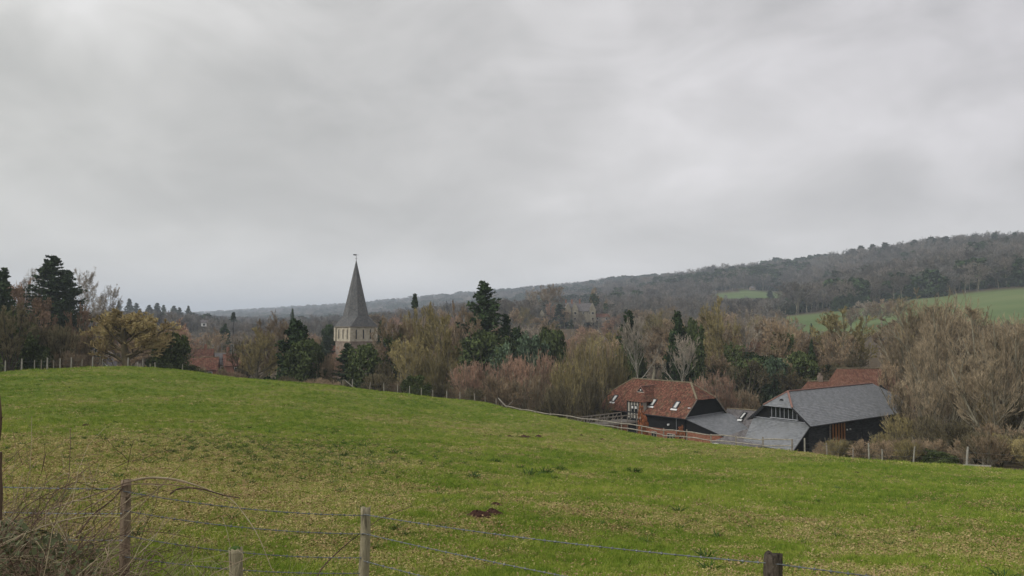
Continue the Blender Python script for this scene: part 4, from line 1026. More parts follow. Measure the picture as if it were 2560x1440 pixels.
q = MB(); q.bar(apex+Z*.05, bk+Z*.05, .2, .1); q.obj('ridge_tiles', M_ridge2, barn)
# ground floor openings in the brick plinth
for px_, w_, door in ((1632, .9, 0), (1676, 1.5, 1), (1700, .8, 0)):
    s = min(((abs(col_of(p.x, p.y)-px_), s) for s in [k*.05 for k in range(5, 310)] for p in [bp(s, .2, 0)]), key=lambda q: q[0])[1]
    q = MB(); q.box(bp(s, .24, eave-3.3), w_, .08, 1.5, dl, dp, Z); f_ = q.obj('window', M_dullwhite, barn)
    for j in range(2 if w_ > 1 else 1):
        nn_ = 3 if w_ > 1 else 2
    for j in range(nn_):
        q = MB(); q.box(bp(s-w_/2+(j+.5)*w_/nn_, .185, eave-3.3), w_/nn_-.10, .03, 1.36, dl, dp, Z); sub('pane', q, M_glass, f_)
q = MB()
for ring_ in range(1): q.tube([bp(2.9, .25, eave-1.35), bp(2.9, .0, eave-1.35)], .13, 10)
q.obj('wall_lamp', M_white, barn)
q = MB(); q.box(bp(-.05, .9, eave+1.1), .25, .3, .12, dl, dp, Z); q.obj('security_light', M_white, barn)

# ---------------------------------------------------------------- slate outshot between the barns
outs = thing('slate_outshot', 'low brick range with grey slate catslide roof running from the tiled barn gable', 'barn annexe', (B.x, B.y, gl))
c0, c1 = bp(.25, .1, eave-.25), bp(.25, WB+.3, eave-.05)
L2 = 9.2; c2, c3 = bp(-L2, WB+.6, eave-2.55), bp(-L2, .1, eave-2.75)
m_ = MB(); roof_plane(m_, c3, c2, c1, c0, .24); m_.obj('roof', M_slate, outs); slab([c3, c2, c1, c0]).obj('roof_deck', M_frame_dark, outs)
m_ = MB(); m_.bar(c0+Z*.06+dl*.0, c1+Z*.06, .3, .06); m_.obj('flashing', M_lead, outs)
uvprism([bp(.1, .45, gl-1), bp(.1, WB, gl-1), bp(-L2+.3, WB, gl-1), bp(-L2+.3, .45, gl-1)], Z*(eave-3.05-gl+1), M_brick, 'wall', outs)
wb = MB(); wb.prism([bp(.1, .42, eave-1.95), bp(-5.9, .42, eave-1.95), bp(.1, .42, eave-.42)], dp*.1); wb.obj('gable_wall', M_board, outs)
wb = MB(); pf = [bp(.1, .40, gl-1), bp(-8.9, .40, gl-1), bp(-8.9, .40, eave-2.85), bp(-5.95, .40, eave-2.0), bp(.1, .40, eave-2.0)]
wb.face(pf[::-1], [((p-pf[0]).dot(-dl), (p.z-pf[0].z)/.075) for p in pf[::-1]]); wb.prism([p+dp*.005 for p in pf], dp*.1); wb.obj('brick_gable', M_brick, outs)
# low brick porch in front with small pitched slate
lk = thing('brick_lean_to', 'small orange brick lean to with slate roof beside the rail fence', 'lean to', tuple(bp(-3, -1, gl-.6)))
k0, k1, k2, k3 = bp(-2.6, .5, eave-2.05), bp(-9.0, .5, eave-2.70), bp(-9.6, -3.0, eave-3.75), bp(-3.4, -3.0, eave-2.75)
uvprism([bp(-2.9, .4, gl-1.5), bp(-9.0, .4, gl-1.5), bp(-9.3, -2.7, gl-1.5), bp(-3.6, -2.7, gl-1.5)], Z*(eave-3.7-gl+1.5), M_brick, 'wall', lk)
m_ = MB(); m_.prism([bp(-3.6, -2.7, eave-3.75), bp(-9.3, -2.7, eave-3.85), bp(-3.6, -2.7, eave-2.85)], dp*.1); m_.obj('gable_wall', M_brick, lk)
# link building with ridge behind
lkb = thing('slate_link_building', 'low link building with old grey slate roof and one skylight between the two barns', 'link building', tuple(bp(-4, WB+3, gl)))
R0, R1 = at(1818, 1021, 113), at(1915, 1028, 104); f0, f1 = at(1800, 1070, 110), at(1925, 1092, 100.5)
E0, E1 = Vector(f0), Vector(f1)
m_ = MB(); roof_plane(m_, E0, E1, R1, R0, .25); bd_ = (R0-E0); 
bk0, bk1 = R0+Vector((bd_.x, bd_.y, -bd_.z)), R1+Vector((bd_.x, bd_.y, -bd_.z)); roof_plane(m_, bk1, bk0, R0, R1, .25, v0=50)
m_.obj('roof', M_slate2, lkb)
m_ = MB(); m_.prism([E0-Z*.1, E1-Z*.1, bk1-Z*.1, bk0-Z*.1], -Z*3.2); m_.obj('wall', M_brick, lkb)
for a_, b_, c_ in ((E0, bk0, R0), (E1, bk1, R1)):
    m_ = MB(); m_.prism([a_-Z*.1, b_-Z*.1, c_-Z*.12], (R1-R0).normalized()*(.1 if a_ is E0 else -.1)); m_.obj('gable_wall', M_board, lkb)
m_ = MB(); m_.bar(R0+Z*.04, R1+Z*.04, .22, .1); m_.obj('ridge_tiles', M_ridge, lkb)
uxl = (R1-R0).normalized(); upl = (R0-E0); upl = (upl-uxl*upl.dot(uxl)).normalized()
pc = R0.lerp(R1, .56); pc = pc - upl*1.15
skylight(lkb, pc+Z*.02, uxl, upl, .75, 1.2)
m_ = MB(); m_.box(pc-upl*2.15+Z*.16, .95, .55, .30, uxl, upl, uxl.cross(upl)); m_.obj('roof_vent', M_frame_dark, lkb)

# ---------------------------------------------------------------- slate barn
Pn = at(2023, 1059, 85); dl2 = Vector((.793, .608, 0)); dq = Vector((-.608, .793, 0)); LS, WS = 23.0, 7.4
e2 = Pn.z; r2 = e2+3.1; g2 = e2-3.9
def sp_(s, u, z): return Vector((Pn.x, Pn.y, 0))+dl2*s+dq*u+Z*z
sb = thing('slate_barn', 'black boarded barn with smooth grey slate roof and wide gable window', 'barn', (Pn.x, Pn.y, g2))
hz2 = e2+1.55; hu2 = (hz2-e2)/(r2-e2)*WS/2; in2 = 1.75
m_ = MB(); m_.prism([sp_(.3, .3, g2), sp_(LS-.3, .3, g2), sp_(LS-.3, WS-.3, g2), sp_(.3, WS-.3, g2)], Z*(e2-g2+.1))
m_.prism([sp_(.3, .3, e2+.1), sp_(.3, WS-.3, e2+.1), sp_(.3, WS-hu2-.1, hz2-.05), sp_(.3, hu2+.1, hz2-.05)], dl2*.1)
m_.prism([sp_(LS-.4, .3, e2+.1), sp_(LS-.4, WS-.3, e2+.1), sp_(LS-.4, WS/2, r2-.3)], dl2*.1)
m_.obj('wall', M_board, sb)
rz2 = lambda u: e2+(r2-e2)*(1-abs(u-WS/2)/(WS/2))
wall_boards(sb, sp_(.3, .3, 0), sp_(LS-.3, .3, 0), g2, e2+.05, M_board2, .30, out=-dq)
wall_boards(sb, sp_(.3, WS-.3, 0), sp_(.3, .3, 0), e2-.2, hz2, M_board, .28, out=-dl2, top=lambda s: min(hz2-.05, rz2(.3+s*(WS-.6))-.08))
m_ = MB(); oz2 = e2-.3*(r2-e2)/(WS/2)
for U in (lambda u: u, lambda u: WS-u):
    lo0, lo1, md0, md1, h0_, h1_ = sp_(-.25, U(-.3), oz2), sp_(LS+.2, U(-.3), oz2), sp_(-.25, U(hu2), hz2), sp_(LS+.2, U(hu2), hz2), sp_(in2, U(WS/2), r2), sp_(LS-2.6, U(WS/2), r2)
    a_ = (lo0, lo1, md1, md0); roof_plane(m_, *a_, .24); roof_plane(m_, md0, md1, h1_, h0_, .24, v0=40)
    s_ = slab(list(a_), .1)
    for f_ in s_.f: m_.face([s_.v[i] for i in f_])
roof_plane(m_, sp_(-.35, hu2-.05, hz2-.06), sp_(-.35, WS-hu2+.05, hz2-.06), sp_(in2, WS/2, r2), sp_(in2, WS/2, r2), .24, v0=80)
roof_plane(m_, sp_(LS+.3, hu2-.05, hz2-.06), sp_(LS+.3, WS-hu2+.05, hz2-.06), sp_(LS-2.6, WS/2, r2), sp_(LS-2.6, WS/2, r2), .24, v0=80)
m_.obj('roof', M_slate, sb)
for a_, b_ in ((sp_(in2, WS/2, r2), sp_(LS-2.6, WS/2, r2)), (sp_(-.3, hu2, hz2), sp_(in2, WS/2, r2)), (sp_(-.3, WS-hu2, hz2), sp_(in2, WS/2, r2))):
    r_ = MB(); n_ = max(2, int((b_-a_).length/.45))
    for k in range(n_): r_.bar(a_.lerp(b_, k/n_)+Z*.05, a_.lerp(b_, (k+.96)/n_)+Z*.05, .2, .1)
    r_.obj('ridge_tiles', M_ridge2, sb)
for u0, uu in ((-.3, hu2), (WS+.3, WS-hu2)):
    q = MB(); q.bar(sp_(-.27, u0, oz2-.06), sp_(-.27, uu, hz2-.06), .05, .16); q.obj('barge_board', M_frame_dark, sb)
q = MB(); q.tube([sp_(-.2, -.38, oz2-.05), sp_(LS+.2, -.38, oz2-.05)], .055, 6); q.obj('gutter', M_frame_dark, sb)
# hip vent
q = MB(); hv = sp_(in2, WS/2, r2).lerp(sp_(-.35, WS/2, hz2), .62); q.prism([hv+dq*.28+Z*.02, hv-dq*.28+Z*.02, hv+Z*.22-dl2*.1], dl2*.3); q.obj('roof_vent', M_frame_dark, sb)
# wide gable window: dark panes between pale mullions
gw0, gw1, gzz0, gzz1 = 1.55, 4.75, e2+.28, e2+1.38
q = MB(); q.box(sp_(.24, (gw0+gw1)/2, (gzz0+gzz1)/2), .06, gw1-gw0, gzz1-gzz0, dl2, dq, Z); f_ = q.obj('gable_window', M_glass, sb)
for k in range(7):
    q = MB(); q.box(sp_(.17, gw0+(gw1-gw0)*k/6, (gzz0+gzz1)/2), .06, .045, gzz1-gzz0, dl2, dq, Z); sub('mullion', q, M_lead, f_)
q = MB(); q.box(sp_(.12, (gw0+gw1)/2, gzz0-.08), .24, gw1-gw0+.3, .08, dl2, dq, Z); sub('sill', q, M_lead, f_)
# catslide on the near gable
s0, s1, s2_, s3_ = sp_(.28, WS-.2, e2+.02), sp_(.28, -.1, e2-.05), sp_(-3.0, .15, e2-2.75), sp_(-3.0, WS-1.0, e2-2.55)
m_ = MB(); roof_plane(m_, s2_, s3_, s0, s1, .24); sl = slab([s2_, s3_, s0, s1])
for f_ in sl.f: m_.face([sl.v[i] for i in f_])
m_.obj('catslide_roof', M_slate, sb)
q = MB(); q.bar(s0+Z*.05, s1+Z*.05, .26, .06); q.obj('flashing', M_lead, sb)
m_ = MB(); m_.prism([sp_(.25, .3, e2-.3), sp_(-2.7, .3, e2-2.75), sp_(.25, .3, e2-2.75)], dq*.1); m_.prism([sp_(.25, .3, g2), sp_(-2.7, .3, g2), sp_(-2.7, WS-1.2, g2), sp_(.25, WS-1.2, g2)], Z*(e2-2.78-g2)); m_.obj('catslide_wall', M_board, sb)
# second small slate pitch by the fence, running left from the catslide
t0, t1, t2, t3 = sp_(-1.2, WS-.3, e2-1.25), sp_(-2.9, 3.6, e2-2.55), sp_(-4.4, 6.0, e2-3.5), sp_(-3.6, WS+3.0, e2-2.9)
annex = thing('low_slate_annexe', 'low annexe with mottled slate roof tucked against the rail fence below the slate barn', 'annexe', tuple(sp_(-3, WS, g2)))
m_ = MB(); m_.face([t0, t1, t2, t3]); roof_plane(m_, t2, t3, t0, t1, .22); m_.obj('roof', M_slate2, annex)
m_ = MB(); m_.prism([t1-Z*.15, t2-Z*.15, t3-Z*.15, t0-Z*.15], -Z*2.2); m_.obj('wall', M_grey_board, annex)
# big glazed oak doorway
def scol(px_, u=.2): return min(((abs(col_of(p.x, p.y)-px_), s) for s in [k*.05 for k in range(0, 460)] for p in [sp_(s, u, 0)]), key=lambda q: q[0])[1]
d0, d1 = scol(2068), scol(2104); dz0, dz1 = g2+.9, e2-.12
q = MB(); q.box(sp_((d0+d1)/2, .22, (dz0+dz1)/2), d1-d0, .1, dz1-dz0, dl2, dq, Z); dr = q.obj('doorway', M_glass, sb)
for k, mt in enumerate((M_timber, M_oak, M_oak, M_oak, M_oak, M_oak)):
    q = MB(); q.box(sp_(d0+(d1-d0)*k/5, .12, (dz0+dz1)/2), .14, .14, dz1-dz0, dl2, dq, Z); sub('door_post', q, mt, dr)
for zz in (dz0+.35, dz1-.08):
    q = MB(); q.box(sp_((d0+d1)/2, .14, zz), d1-d0+.1, .13, .62 if zz < dz0+1 else .14, dl2, dq, Z); sub('door_panel' if zz < dz0+1 else 'lintel', q, M_oak, dr)
for px_ in (2112, 2120):
    q = MB(); q.box(sp_(scol(px_), .18, e2-1.35), .16, .12, .16, dl2, dq, Z); q.obj('wall_lamp', M_white, sb)
q = MB(); q.tube([sp_(scol(2150), .16, e2-.2), sp_(scol(2150), .16, g2+.4)], .045, 6); q.obj('downpipe', M_frame_dark, sb)

# ---------------------------------------------------------------- generic small house
def house(name, label, c, ang, Lx, Wy, wall_h, roof_h, wm, rm, hip=0, wins=0, chim=(), ridge_m=None, cat='house', eaves=.35, gable=None):
    ux = Vector((math.cos(ang), math.sin(ang), 0)); uy = Vector((-ux.y, ux.x, 0)); c = Vector(c)
    q_ = lambda a, b, z: c+ux*a*Lx/2+uy*b*Wy/2+Z*z
    h = thing(name, label, cat, tuple(c))
    m = MB(); m.prism([q_(-1, -1, 0), q_(1, -1, 0), q_(1, 1, 0), q_(-1, 1, 0)], Z*wall_h); m.obj('wall', wm, h)
    ex = 1+2*eaves/Lx; ey = 1+2*eaves/Wy; dz = -eaves*roof_h/(Wy/2); hx = 1-hip*Wy/Lx if hip else ex
    m = MB()
    for sg in (-1, 1):
        e0_, e1_ = q_(-ex*sg*-1, ey*sg, wall_h+dz), q_(ex*sg*-1, ey*sg, wall_h+dz)
        r1_, r0_ = q_(hx*sg*-1, 0, wall_h+roof_h), q_(-hx*sg*-1, 0, wall_h+roof_h)
        roof_plane(m, e0_, e1_, r1_, r0_, .3); s_ = slab([e0_, e1_, r1_, r0_], .12)
        for f_ in s_.f: m.face([s_.v[i] for i in f_])
        if hip: roof_plane(m, q_(ex*sg, -ey, wall_h+dz), q_(ex*sg, ey, wall_h+dz), q_(hx*sg, 0, wall_h+roof_h), q_(hx*sg, 0, wall_h+roof_h), .3)
    m.obj('roof', rm, h)
    if not hip:
        for sg in (-1, 1):
            m = MB(); m.prism([q_(sg*.98, -1, wall_h-.01), q_(sg*.98, 1, wall_h-.01), q_(sg*.98, 0, wall_h+roof_h-.12)], ux*sg*.02*Lx/2*1.1); m.obj('gable_wall', gable or wm, h)
            if gable:
                for s2 in (-1, 1):
                    m = MB(); m.bar(q_(sg*ex*1.005, s2*ey, wall_h+dz), q_(sg*ex*1.005, 0, wall_h+roof_h), .08, .25); m.obj('barge_board', M_white, h)
    if ridge_m:
        m = MB(); m.bar(q_(-hx, 0, wall_h+roof_h+.05), q_(hx, 0, wall_h+roof_h+.05), .24, .14); m.obj('ridge_tiles', ridge_m, h)
    for k in range(wins):
        for sg in (-1, 1):
            a = -1+2*(k+.5)/wins; m = MB(); m.box(q_(a, sg*1.005, wall_h-1.3), 1.15, .12, 1.25, ux, uy, Z); f_ = m.obj('window', M_white, h)
            m = MB(); m.box(q_(a, sg*1.005, wall_h-1.3)+uy*sg*.06, .95, .03, 1.05, ux, uy, Z); sub('pane', m, M_glass, f_)
    for (a, b, hh) in chim:
        m = MB(); m.box(q_(a, b, wall_h+roof_h*(1-abs(b))-.3+hh/2), .75, .6, hh+.6, ux, uy, Z); ch = m.obj('chimney', M_chim, h)
        for dx in (-.18, .18):
            m = MB(); p_ = q_(a, b, wall_h+roof_h*(1-abs(b))+hh)+ux*dx; m.tube([p_, p_+Z*.35], [.13, .10], 8); sub('chimney_pot', m, M_chim, ch)
    return h, q_
def house_px(px, top, Y, wall_h, roof_h, **k):
    p = at(px, top, Y); return (p.x, p.y, p.z-wall_h-roof_h)
h, _ = house('tiled_house', 'house with steep orange tiled roof rising behind the slate barn ridge', house_px(2166, 921, 122, 3.2, 4.2), .08, 10.5, 8, 3.2, 4.2, M_brick, M_tile2, hip=.12, ridge_m=M_ridge, wins=3)
h, _ = house('tiled_cottage', 'lower orange tiled cottage with a grey chimney left of the taller tiled house', house_px(2062, 953, 124, 3, 2.6), .12, 6.5, 6, 3, 2.6, M_brick, M_tile2, hip=.15, ridge_m=M_ridge, wins=2)
q = MB(); cp = at(2050, 950, 124); q.box(cp+Z*.2, .65, .6, 1.0); ch = q.obj('chimney', M_stone2, h); q = MB(); q.tube([cp+Z*.7, cp+Z*1.1], [.2, .24], 8); sub('chimney_pot', q, M_stone2, ch)
M_manor = mottled('weathered_manor_stone', (.15,.13,.095), (.26,.235,.175), .6, .95, .1, .5)
M_darkroof = mottled('dark_mossy_roof', (.035,.035,.03), (.075,.075,.06), 1.0)
# manor on the hill
Ym = 440
mc = house_px(1446, 757, Ym, 6.5, 4.5)
man, mq = house('stone_manor', 'pale stone manor with pointed gables and grey roof on the wooded hill', mc, .12, 15, 8, 6.5, 4.2, M_manor, M_slate2, wins=4, chim=((-.5, 0, 2.0), (.1, 0, 2.2)))
for a in (-.92, -.38, .95):
    m = MB(); c_ = mq(a, -1.25, 0); w2 = 1.7
    m.prism([c_+Vector((-w2, 0, 0)), c_+Vector((w2, 0, 0)), c_+Vector((w2, 3, 0)), c_+Vector((-w2, 3, 0))], Z*7.2)
    m.prism([c_+Vector((-w2, 0, 7.2)), c_+Vector((w2, 0, 7.2)), c_+Vector((0, 0, 11.0))], Vector((0, 3.2, 0))); m.obj('gable_bay', M_manor, man)
    for zz in (1.2, 4.3):
        m = MB(); m.box(c_+Vector((0, -.04, zz+.8)), 1.5, .1, 1.5); wf = m.obj('window', M_dullwhite, man); m = MB(); m.box(c_+Vector((0, -.1, zz+.8)), 1.2, .04, 1.2); sub('pane', m, M_glass, wf)
house('manor_wing', 'dark roofed wing with round hipped roof left of the stone manor', house_px(1395, 756, Ym+6, 5, 5), .1, 13, 9, 5, 5, M_stone2, M_darkroof, hip=.35, wins=3, chim=((.7, 0, 1.5),))
house('manor_outbuilding', 'long low outbuilding right of the stone manor', house_px(1492, 784, Ym, 2.6, 1.6), 0.05, 15, 5, 2.6, 1.6, M_stone2, M_tile, wins=3)
house('manor_lodge', 'small white ended cottage at the left foot of the manor wing', house_px(1362, 772, Ym-6, 2.4, 1.8), .6, 4, 4, 2.4, 1.8, M_manor, M_darkroof, wins=1)
# village roofs
vh, vq = house('village_house', 'village house with grey slate roof and white gabled dormer', house_px(548, 882, 215, 4.5, 2.9), .08, 8.5, 7.5, 4.5, 2.9, M_render, M_slate2, wins=2, ridge_m=M_ridge)
m = MB(); c_ = vq(-.1, -1.05, 4.0); m.prism([c_+Vector((-1.5, 0, 0)), c_+Vector((1.5, 0, 0)), c_+Vector((0, 0, 1.5))], Vector((0, 2.6, 0))); m.obj('dormer_roof', M_slate2, vh)
m = MB(); m.prism([c_+Vector((-1.3, -.1, -.9)), c_+Vector((1.3, -.1, -.9)), c_+Vector((1.3, -.1, .05)), c_+Vector((0, -.1, 1.3)), c_+Vector((-1.3, -.1, .05))], Vector((0, .1, 0))); g_ = m.obj('dormer_gable', M_white, vh)
m = MB(); m.box(c_+Vector((-.1, -.14, -.2)), .9, .06, .8); sub('pane', m, M_glass, g_)
house('brick_house', 'brick village house with tall chimneys right of the grey roofed one', house_px(590, 884, 212, 4.8, 2.8), .4, 6, 7, 4.8, 2.8, M_brick, M_tile, wins=1, chim=((-.7, 0, 1.6), (.6, 0, 1.9)))
house('red_roofed_house', 'village house with long red tiled roof left of the grey roofed one', house_px(492, 872, 210, 4.5, 3.4), .3, 8, 8, 4.5, 3.4, M_brick, M_tile, wins=2, chim=((.55, 0, 1.0),), ridge_m=M_ridge)
house('low_red_house', 'low red tiled house nearest the pasture edge', house_px(512, 905, 180, 3.0, 2.0), .25, 5.5, 5, 3.6, 2.5, M_brick, M_tile, wins=2, ridge_m=M_ridge)
house('white_cottage', 'tiny white house high in the valley wood left of the church', house_px(510, 800, 420, 2.2, 1.2), .4, 2.6, 2.6, 2.2, 1.2, M_white, M_slate2, wins=1)
house('hedge_cottage', 'small cottage with white barge boards under the golden oak', house_px(276, 894, 185, 3.2, 1.9), R(80), 6, 3.9, 3.2, 1.9, M_board, M_slate2, gable=M_board)
for px_, tp in ((533, 862), (545, 866), (555, 857), (578, 860), (584, 862)):
    p = at(px_, tp, 213); m = MB(); m.tube([p, p-Z*3.0], .045, 5)
    o = m.obj('aerial_mast', M_metal, None); tag(o, {533: 'leftmost thin aerial mast above the grey village roof', 545: 'second aerial mast, lowest above the grey village roof', 555: 'tallest aerial mast in front of the conical yew', 578: 'aerial mast with crossbar at the brick chimney', 584: 'rightmost aerial mast right beside the crossbar one'}[px_], 'aerial')
    m = MB(); m.bar(p-Vector((.45, 0, .05)), p+Vector((.45, 0, -.05)), .05); sub('crossbar', m, M_metal, o)
m = MB(); p = at(1851, 0, 150); 
house('field_barn', 'tiny pale field barn at the top of the far narrow meadow', house_px(1880, 716, 915, 2.6, 1.8), .2, 5, 4, 2.6, 1.8, M_stone2, M_slate2)
house('thicket_house', 'pale windowed house glimpsed through branches at the right picture edge', house_px(2541, 912, 120, 4.5, 2.5), .1, 5, 5, 4.5, 2.5, M_grey_board, M_slate2, wins=2)

# ---------------------------------------------------------------- church
Yc = 198; nc = at(877, 818, Yc); al = R(42.7); S_ = 7.36
cr = Vector((math.cos(al), math.sin(al), 0)); cl = Vector((-math.sin(al), math.cos(al), 0))
gzc = gz(nc.x, nc.y+4)-.5; ze = nc.z; zs = row_z(855, Yc)
church = thing('church', 'stone church with square tower and tall broached shingle spire', 'church', (nc.x, nc.y, gzc))
def cp_(a, b, z): return Vector((nc.x, nc.y, 0))+cr*a+cl*b+Z*z
m = MB(); m.prism([cp_(0, 0, zs), cp_(S_, 0, zs), cp_(S_, S_, zs), cp_(0, S_, zs)], Z*(ze-zs)); m.obj('belfry', M_stone, church)
m = MB(); m.prism([cp_(-.06, -.06, gzc), cp_(S_+.06, -.06, gzc), cp_(S_+.06, S_+.06, gzc), cp_(-.06, S_+.06, gzc)], Z*(zs-gzc-.002)); m.obj('tower', M_stone2, church)
m = MB(); m.prism([cp_(-.18, -.18, zs-.1), cp_(S_+.18, -.18, zs-.1), cp_(S_+.18, S_+.18, zs-.1), cp_(-.18, S_+.18, zs-.1)], Z*.24); m.obj('string_course', M_stone2, church)
m = MB(); m.prism([cp_(-.3, -.3, ze-.02), cp_(S_+.3, -.3, ze-.02), cp_(S_+.3, S_+.3, ze-.02), cp_(-.3, S_+.3, ze-.02)], Z*.22); m.obj('cornice', M_timber, church)
for side in (0, 1):
    for k in range(3):
        t = (k+.5)/3; t = .5+(t-.5)*.86
        c_ = cp_(S_*t, 0, (ze+zs)/2+.12) if side == 0 else cp_(0, S_*t, (ze+zs)/2+.12)
        ux, uy = (cr, -cl) if side == 0 else (cl, -cr)
        m = MB(); hgt = 2.5
        m.box(c_+uy*.03, .60, .10, hgt+.24, ux, uy, Z); wf = m.obj('lancet_surround', M_stone, church)
        m = MB(); P_ = [c_+uy*.085+ux*x_+Z*z_ for x_, z_ in ((-.17, -hgt/2), (.17, -hgt/2), (.17, hgt/2-.25), (0, hgt/2), (-.17, hgt/2-.25))]
        m.prism(P_, uy*.02); lv = sub('louvre_opening', m, M_frame_dark, wf)
    # flat pilaster corners
for a_, b_ in ((0, 0), (S_, 0), (0, S_)):
    m = MB(); m.box(cp_(a_, b_, (ze+zs)/2), .75, .75, ze-zs-.3, cr, cl, Z); m.obj('pilaster', M_stone, church)
# spire
cc_ = cp_(S_/2, S_/2, 0); zk = row_z(790, Yc+5); ztip = row_z(652, Yc+5); hs = S_/2+.32; ok = 3.08
sq = [cc_+cr*x*hs+cl*y*hs+Z*(ze+.2) for x, y in ((-1, -1), (1, -1), (1, 1), (-1, 1))]
def octv(r_, z):
    t_ = math.tan(R(22.5)); o_ = []
    for (x, y) in ((-t_, -1), (t_, -1), (1, -t_), (1, t_), (t_, 1), (-t_, 1), (-1, t_), (-1, -t_)): o_.append(cc_+cr*x*r_+cl*y*r_+Z*z)
    return o_
ok_ = octv(ok, zk); m = MB()
for i in range(4):
    roof_plane(m, sq[i], sq[(i+1) % 4], ok_[2*i+1], ok_[2*i], .3)
    a_ = ok_[(2*i+1) % 8]; b_ = ok_[(2*i+2) % 8]; cq = sq[(i+1) % 4]
    roof_plane(m, cq, cq+(b_-a_)*.001, b_, a_, .3, v0=30)
lv_ = [(ok, zk), (ok*.80, zk+(ztip-zk)*.19), (ok*.40, zk+(ztip-zk)*.60), (ok*.12, zk+(ztip-zk)*.89), (.05, ztip)]
for (ra, za), (rb, zb_) in zip(lv_[:-1], lv_[1:]):
    A_, B_ = octv(ra, za), octv(rb, zb_)
    for i in range(8): roof_plane(m, A_[i], A_[(i+1) % 8], B_[(i+1) % 8], B_[i], .32, .02, v0=60+int(za*4)+i*100)
m.obj('spire', M_shingle, church)
m = MB()
for i in range(8):
    for (ra, za), (rb, zb_) in zip(lv_[:-1], lv_[1:]): m.bar(octv(ra, za)[i], octv(rb, zb_)[i], .10, .05)
for i in range(4): 
    for j in (2*i+1, 2*i+2): m.bar(sq[(i+1) % 4], ok_[j % 8], .12, .08)
m.obj('hip_rolls', M_shingle, church)
tp_ = cc_+Z*ztip; zv = row_z(634, Yc+5)
m = MB(); m.tube([tp_-Z*.6, tp_+Z*.3, cc_+Z*(zv-.1)], [.12, .06, .04], 6); vn = m.obj('weathervane', M_frame_dark, church)
m = MB(); vz = cc_+Z*(zv-.35); m.prism([vz+Vector((-.85, 0, -.02)), vz+Vector((-.35, 0, -.16)), vz+Vector((.1, 0, -.05)), vz+Vector((.1, 0, .12)), vz+Vector((-.3, 0, .22)), vz+Vector((-.8, 0, .22))], Vector((0, .05, 0))); m.bar(vz, vz+Vector((.6, 0, 0)), .05); sub('cockerel', m, M_frame_dark, vn)
m = MB(); m.tube([vz-Z*.9-Vector((.3, 0, 0)), vz-Z*.9+Vector((.3, 0, 0))], .035, 5); sub('compass_arm', m, M_frame_dark, vn)
# nave roofs either side of the tower
def ridgebody(nm, p0, p1, hw, rh, wh, rm):
    d_ = (p1-p0).normalized(); s_ = Vector((-d_.y, d_.x, 0)); m = MB()
    for sg in (-1, 1): roof_plane(m, p0+s_*sg*hw-Z*rh, p1+s_*sg*hw-Z*rh, p1, p0, .3)
    m.obj(nm+'_roof', rm, church)
    m = MB(); m.prism([p0-s_*(hw-.3)-Z*(rh+wh), p1-s_*(hw-.3)-Z*(rh+wh), p1+s_*(hw-.3)-Z*(rh+wh), p0+s_*(hw-.3)-Z*(rh+wh)], Z*wh)
    for e_, sg in ((p0, 1), (p1, -1)): m.prism([e_-s_*(hw-.3)-Z*rh, e_+s_*(hw-.3)-Z*rh, e_-Z*.2], d_*sg*.2)
    m.obj(nm+'_wall', M_stone2, church)
zrg = row_z(868, Yc); ridgebody('nave', cp_(S_/2, S_, zrg), cp_(S_/2, S_+14, zrg), 4.2, 4.0, 5, M_tile)
zrg = row_z(873, Yc); ridgebody('chancel', cp_(S_+.0, S_/2, zrg), cp_(S_+9, S_/2, zrg), 3.4, 3.4, 4.6, M_tile)
# ---------------------------------------------------------------- fences and near things
M_postgrey = mottled('weathered_post', (.10,.085,.055), (.34,.30,.20), 9, .95, .1, .8, stretch=(3.2,3.2,.35), c3=(.23,.20,.125))
M_postbrown = mottled('barky_post', (.045,.03,.022), (.26,.20,.14), 8, .95, .1, .9, stretch=(2.2,2.2,.5), c3=(.12,.085,.06))
M_postdark = mottled('dark_bark_post', (.015,.012,.01), (.11,.09,.07), 11, .95, .1, 1.0, stretch=(2.6,2.6,.7), c3=(.05,.038,.03))
M_wire = plain('galvanised_wire', (.13,.14,.14), .5, .4, .5)
M_farpost = mottled('grey_fence_stake', (.19,.18,.145), (.31,.295,.25), 3, .95)
M_whitepost = mottled('bleached_stake', (.21,.20,.17), (.31,.295,.255), 3, .95)
def rough_post(base, top, r0, r1, seed, sides=14, rings=26, split=True):
    g = np.random.default_rng(seed); b, t = Vector(base), Vector(top); d = (t-b); ax = d.normalized()
    a = ax.cross(Vector((0, 1, .1))).normalized(); c = a.cross(ax); m = MB(); idx = []
    lobes = [(g.uniform(.02, .07), k, g.uniform(0, 6.28)) for k in (2, 3, 5)]
    bend = g.uniform(-.02, .02, 4)
    for i in range(rings+1):
        f = i/rings; cen = b+d*f+a*(bend[0]*math.sin(f*5+bend[1]*90))+c*(bend[2]*math.sin(f*4)); row = []
        for k in range(sides):
            th = 2*math.pi*k/sides; rr = (r0*(1-f)+r1*f)*(1+sum(A*math.sin(n*th+ph+f*1.3) for A, n, ph in lobes)+g.normal(0, .022))
            if split and f > .72 and k == 4: rr *= .62
            p = cen+(a*math.cos(th)+c*math.sin(th))*rr
            if i == rings: p += ax*g.uniform(-.012, .012)
            row.append(len(m.v)); m.v.append(tuple(p))
        idx.append(row)
    for i in range(rings):
        for k in range(sides):
            m.f.append((idx[i][k], idx[i][(k+1) % sides], idx[i+1][(k+1) % sides], idx[i+1][k])); m.uv.append([(0, 0)]*4); m.m.append(0)
    m.v.append(tuple(t-ax*.012)); cc = len(m.v)-1
    for k in range(sides): m.f.append((idx[-1][k], idx[-1][(k+1) % sides], cc)); m.uv.append([(0, 0)]*3); m.m.append(0)
    return m
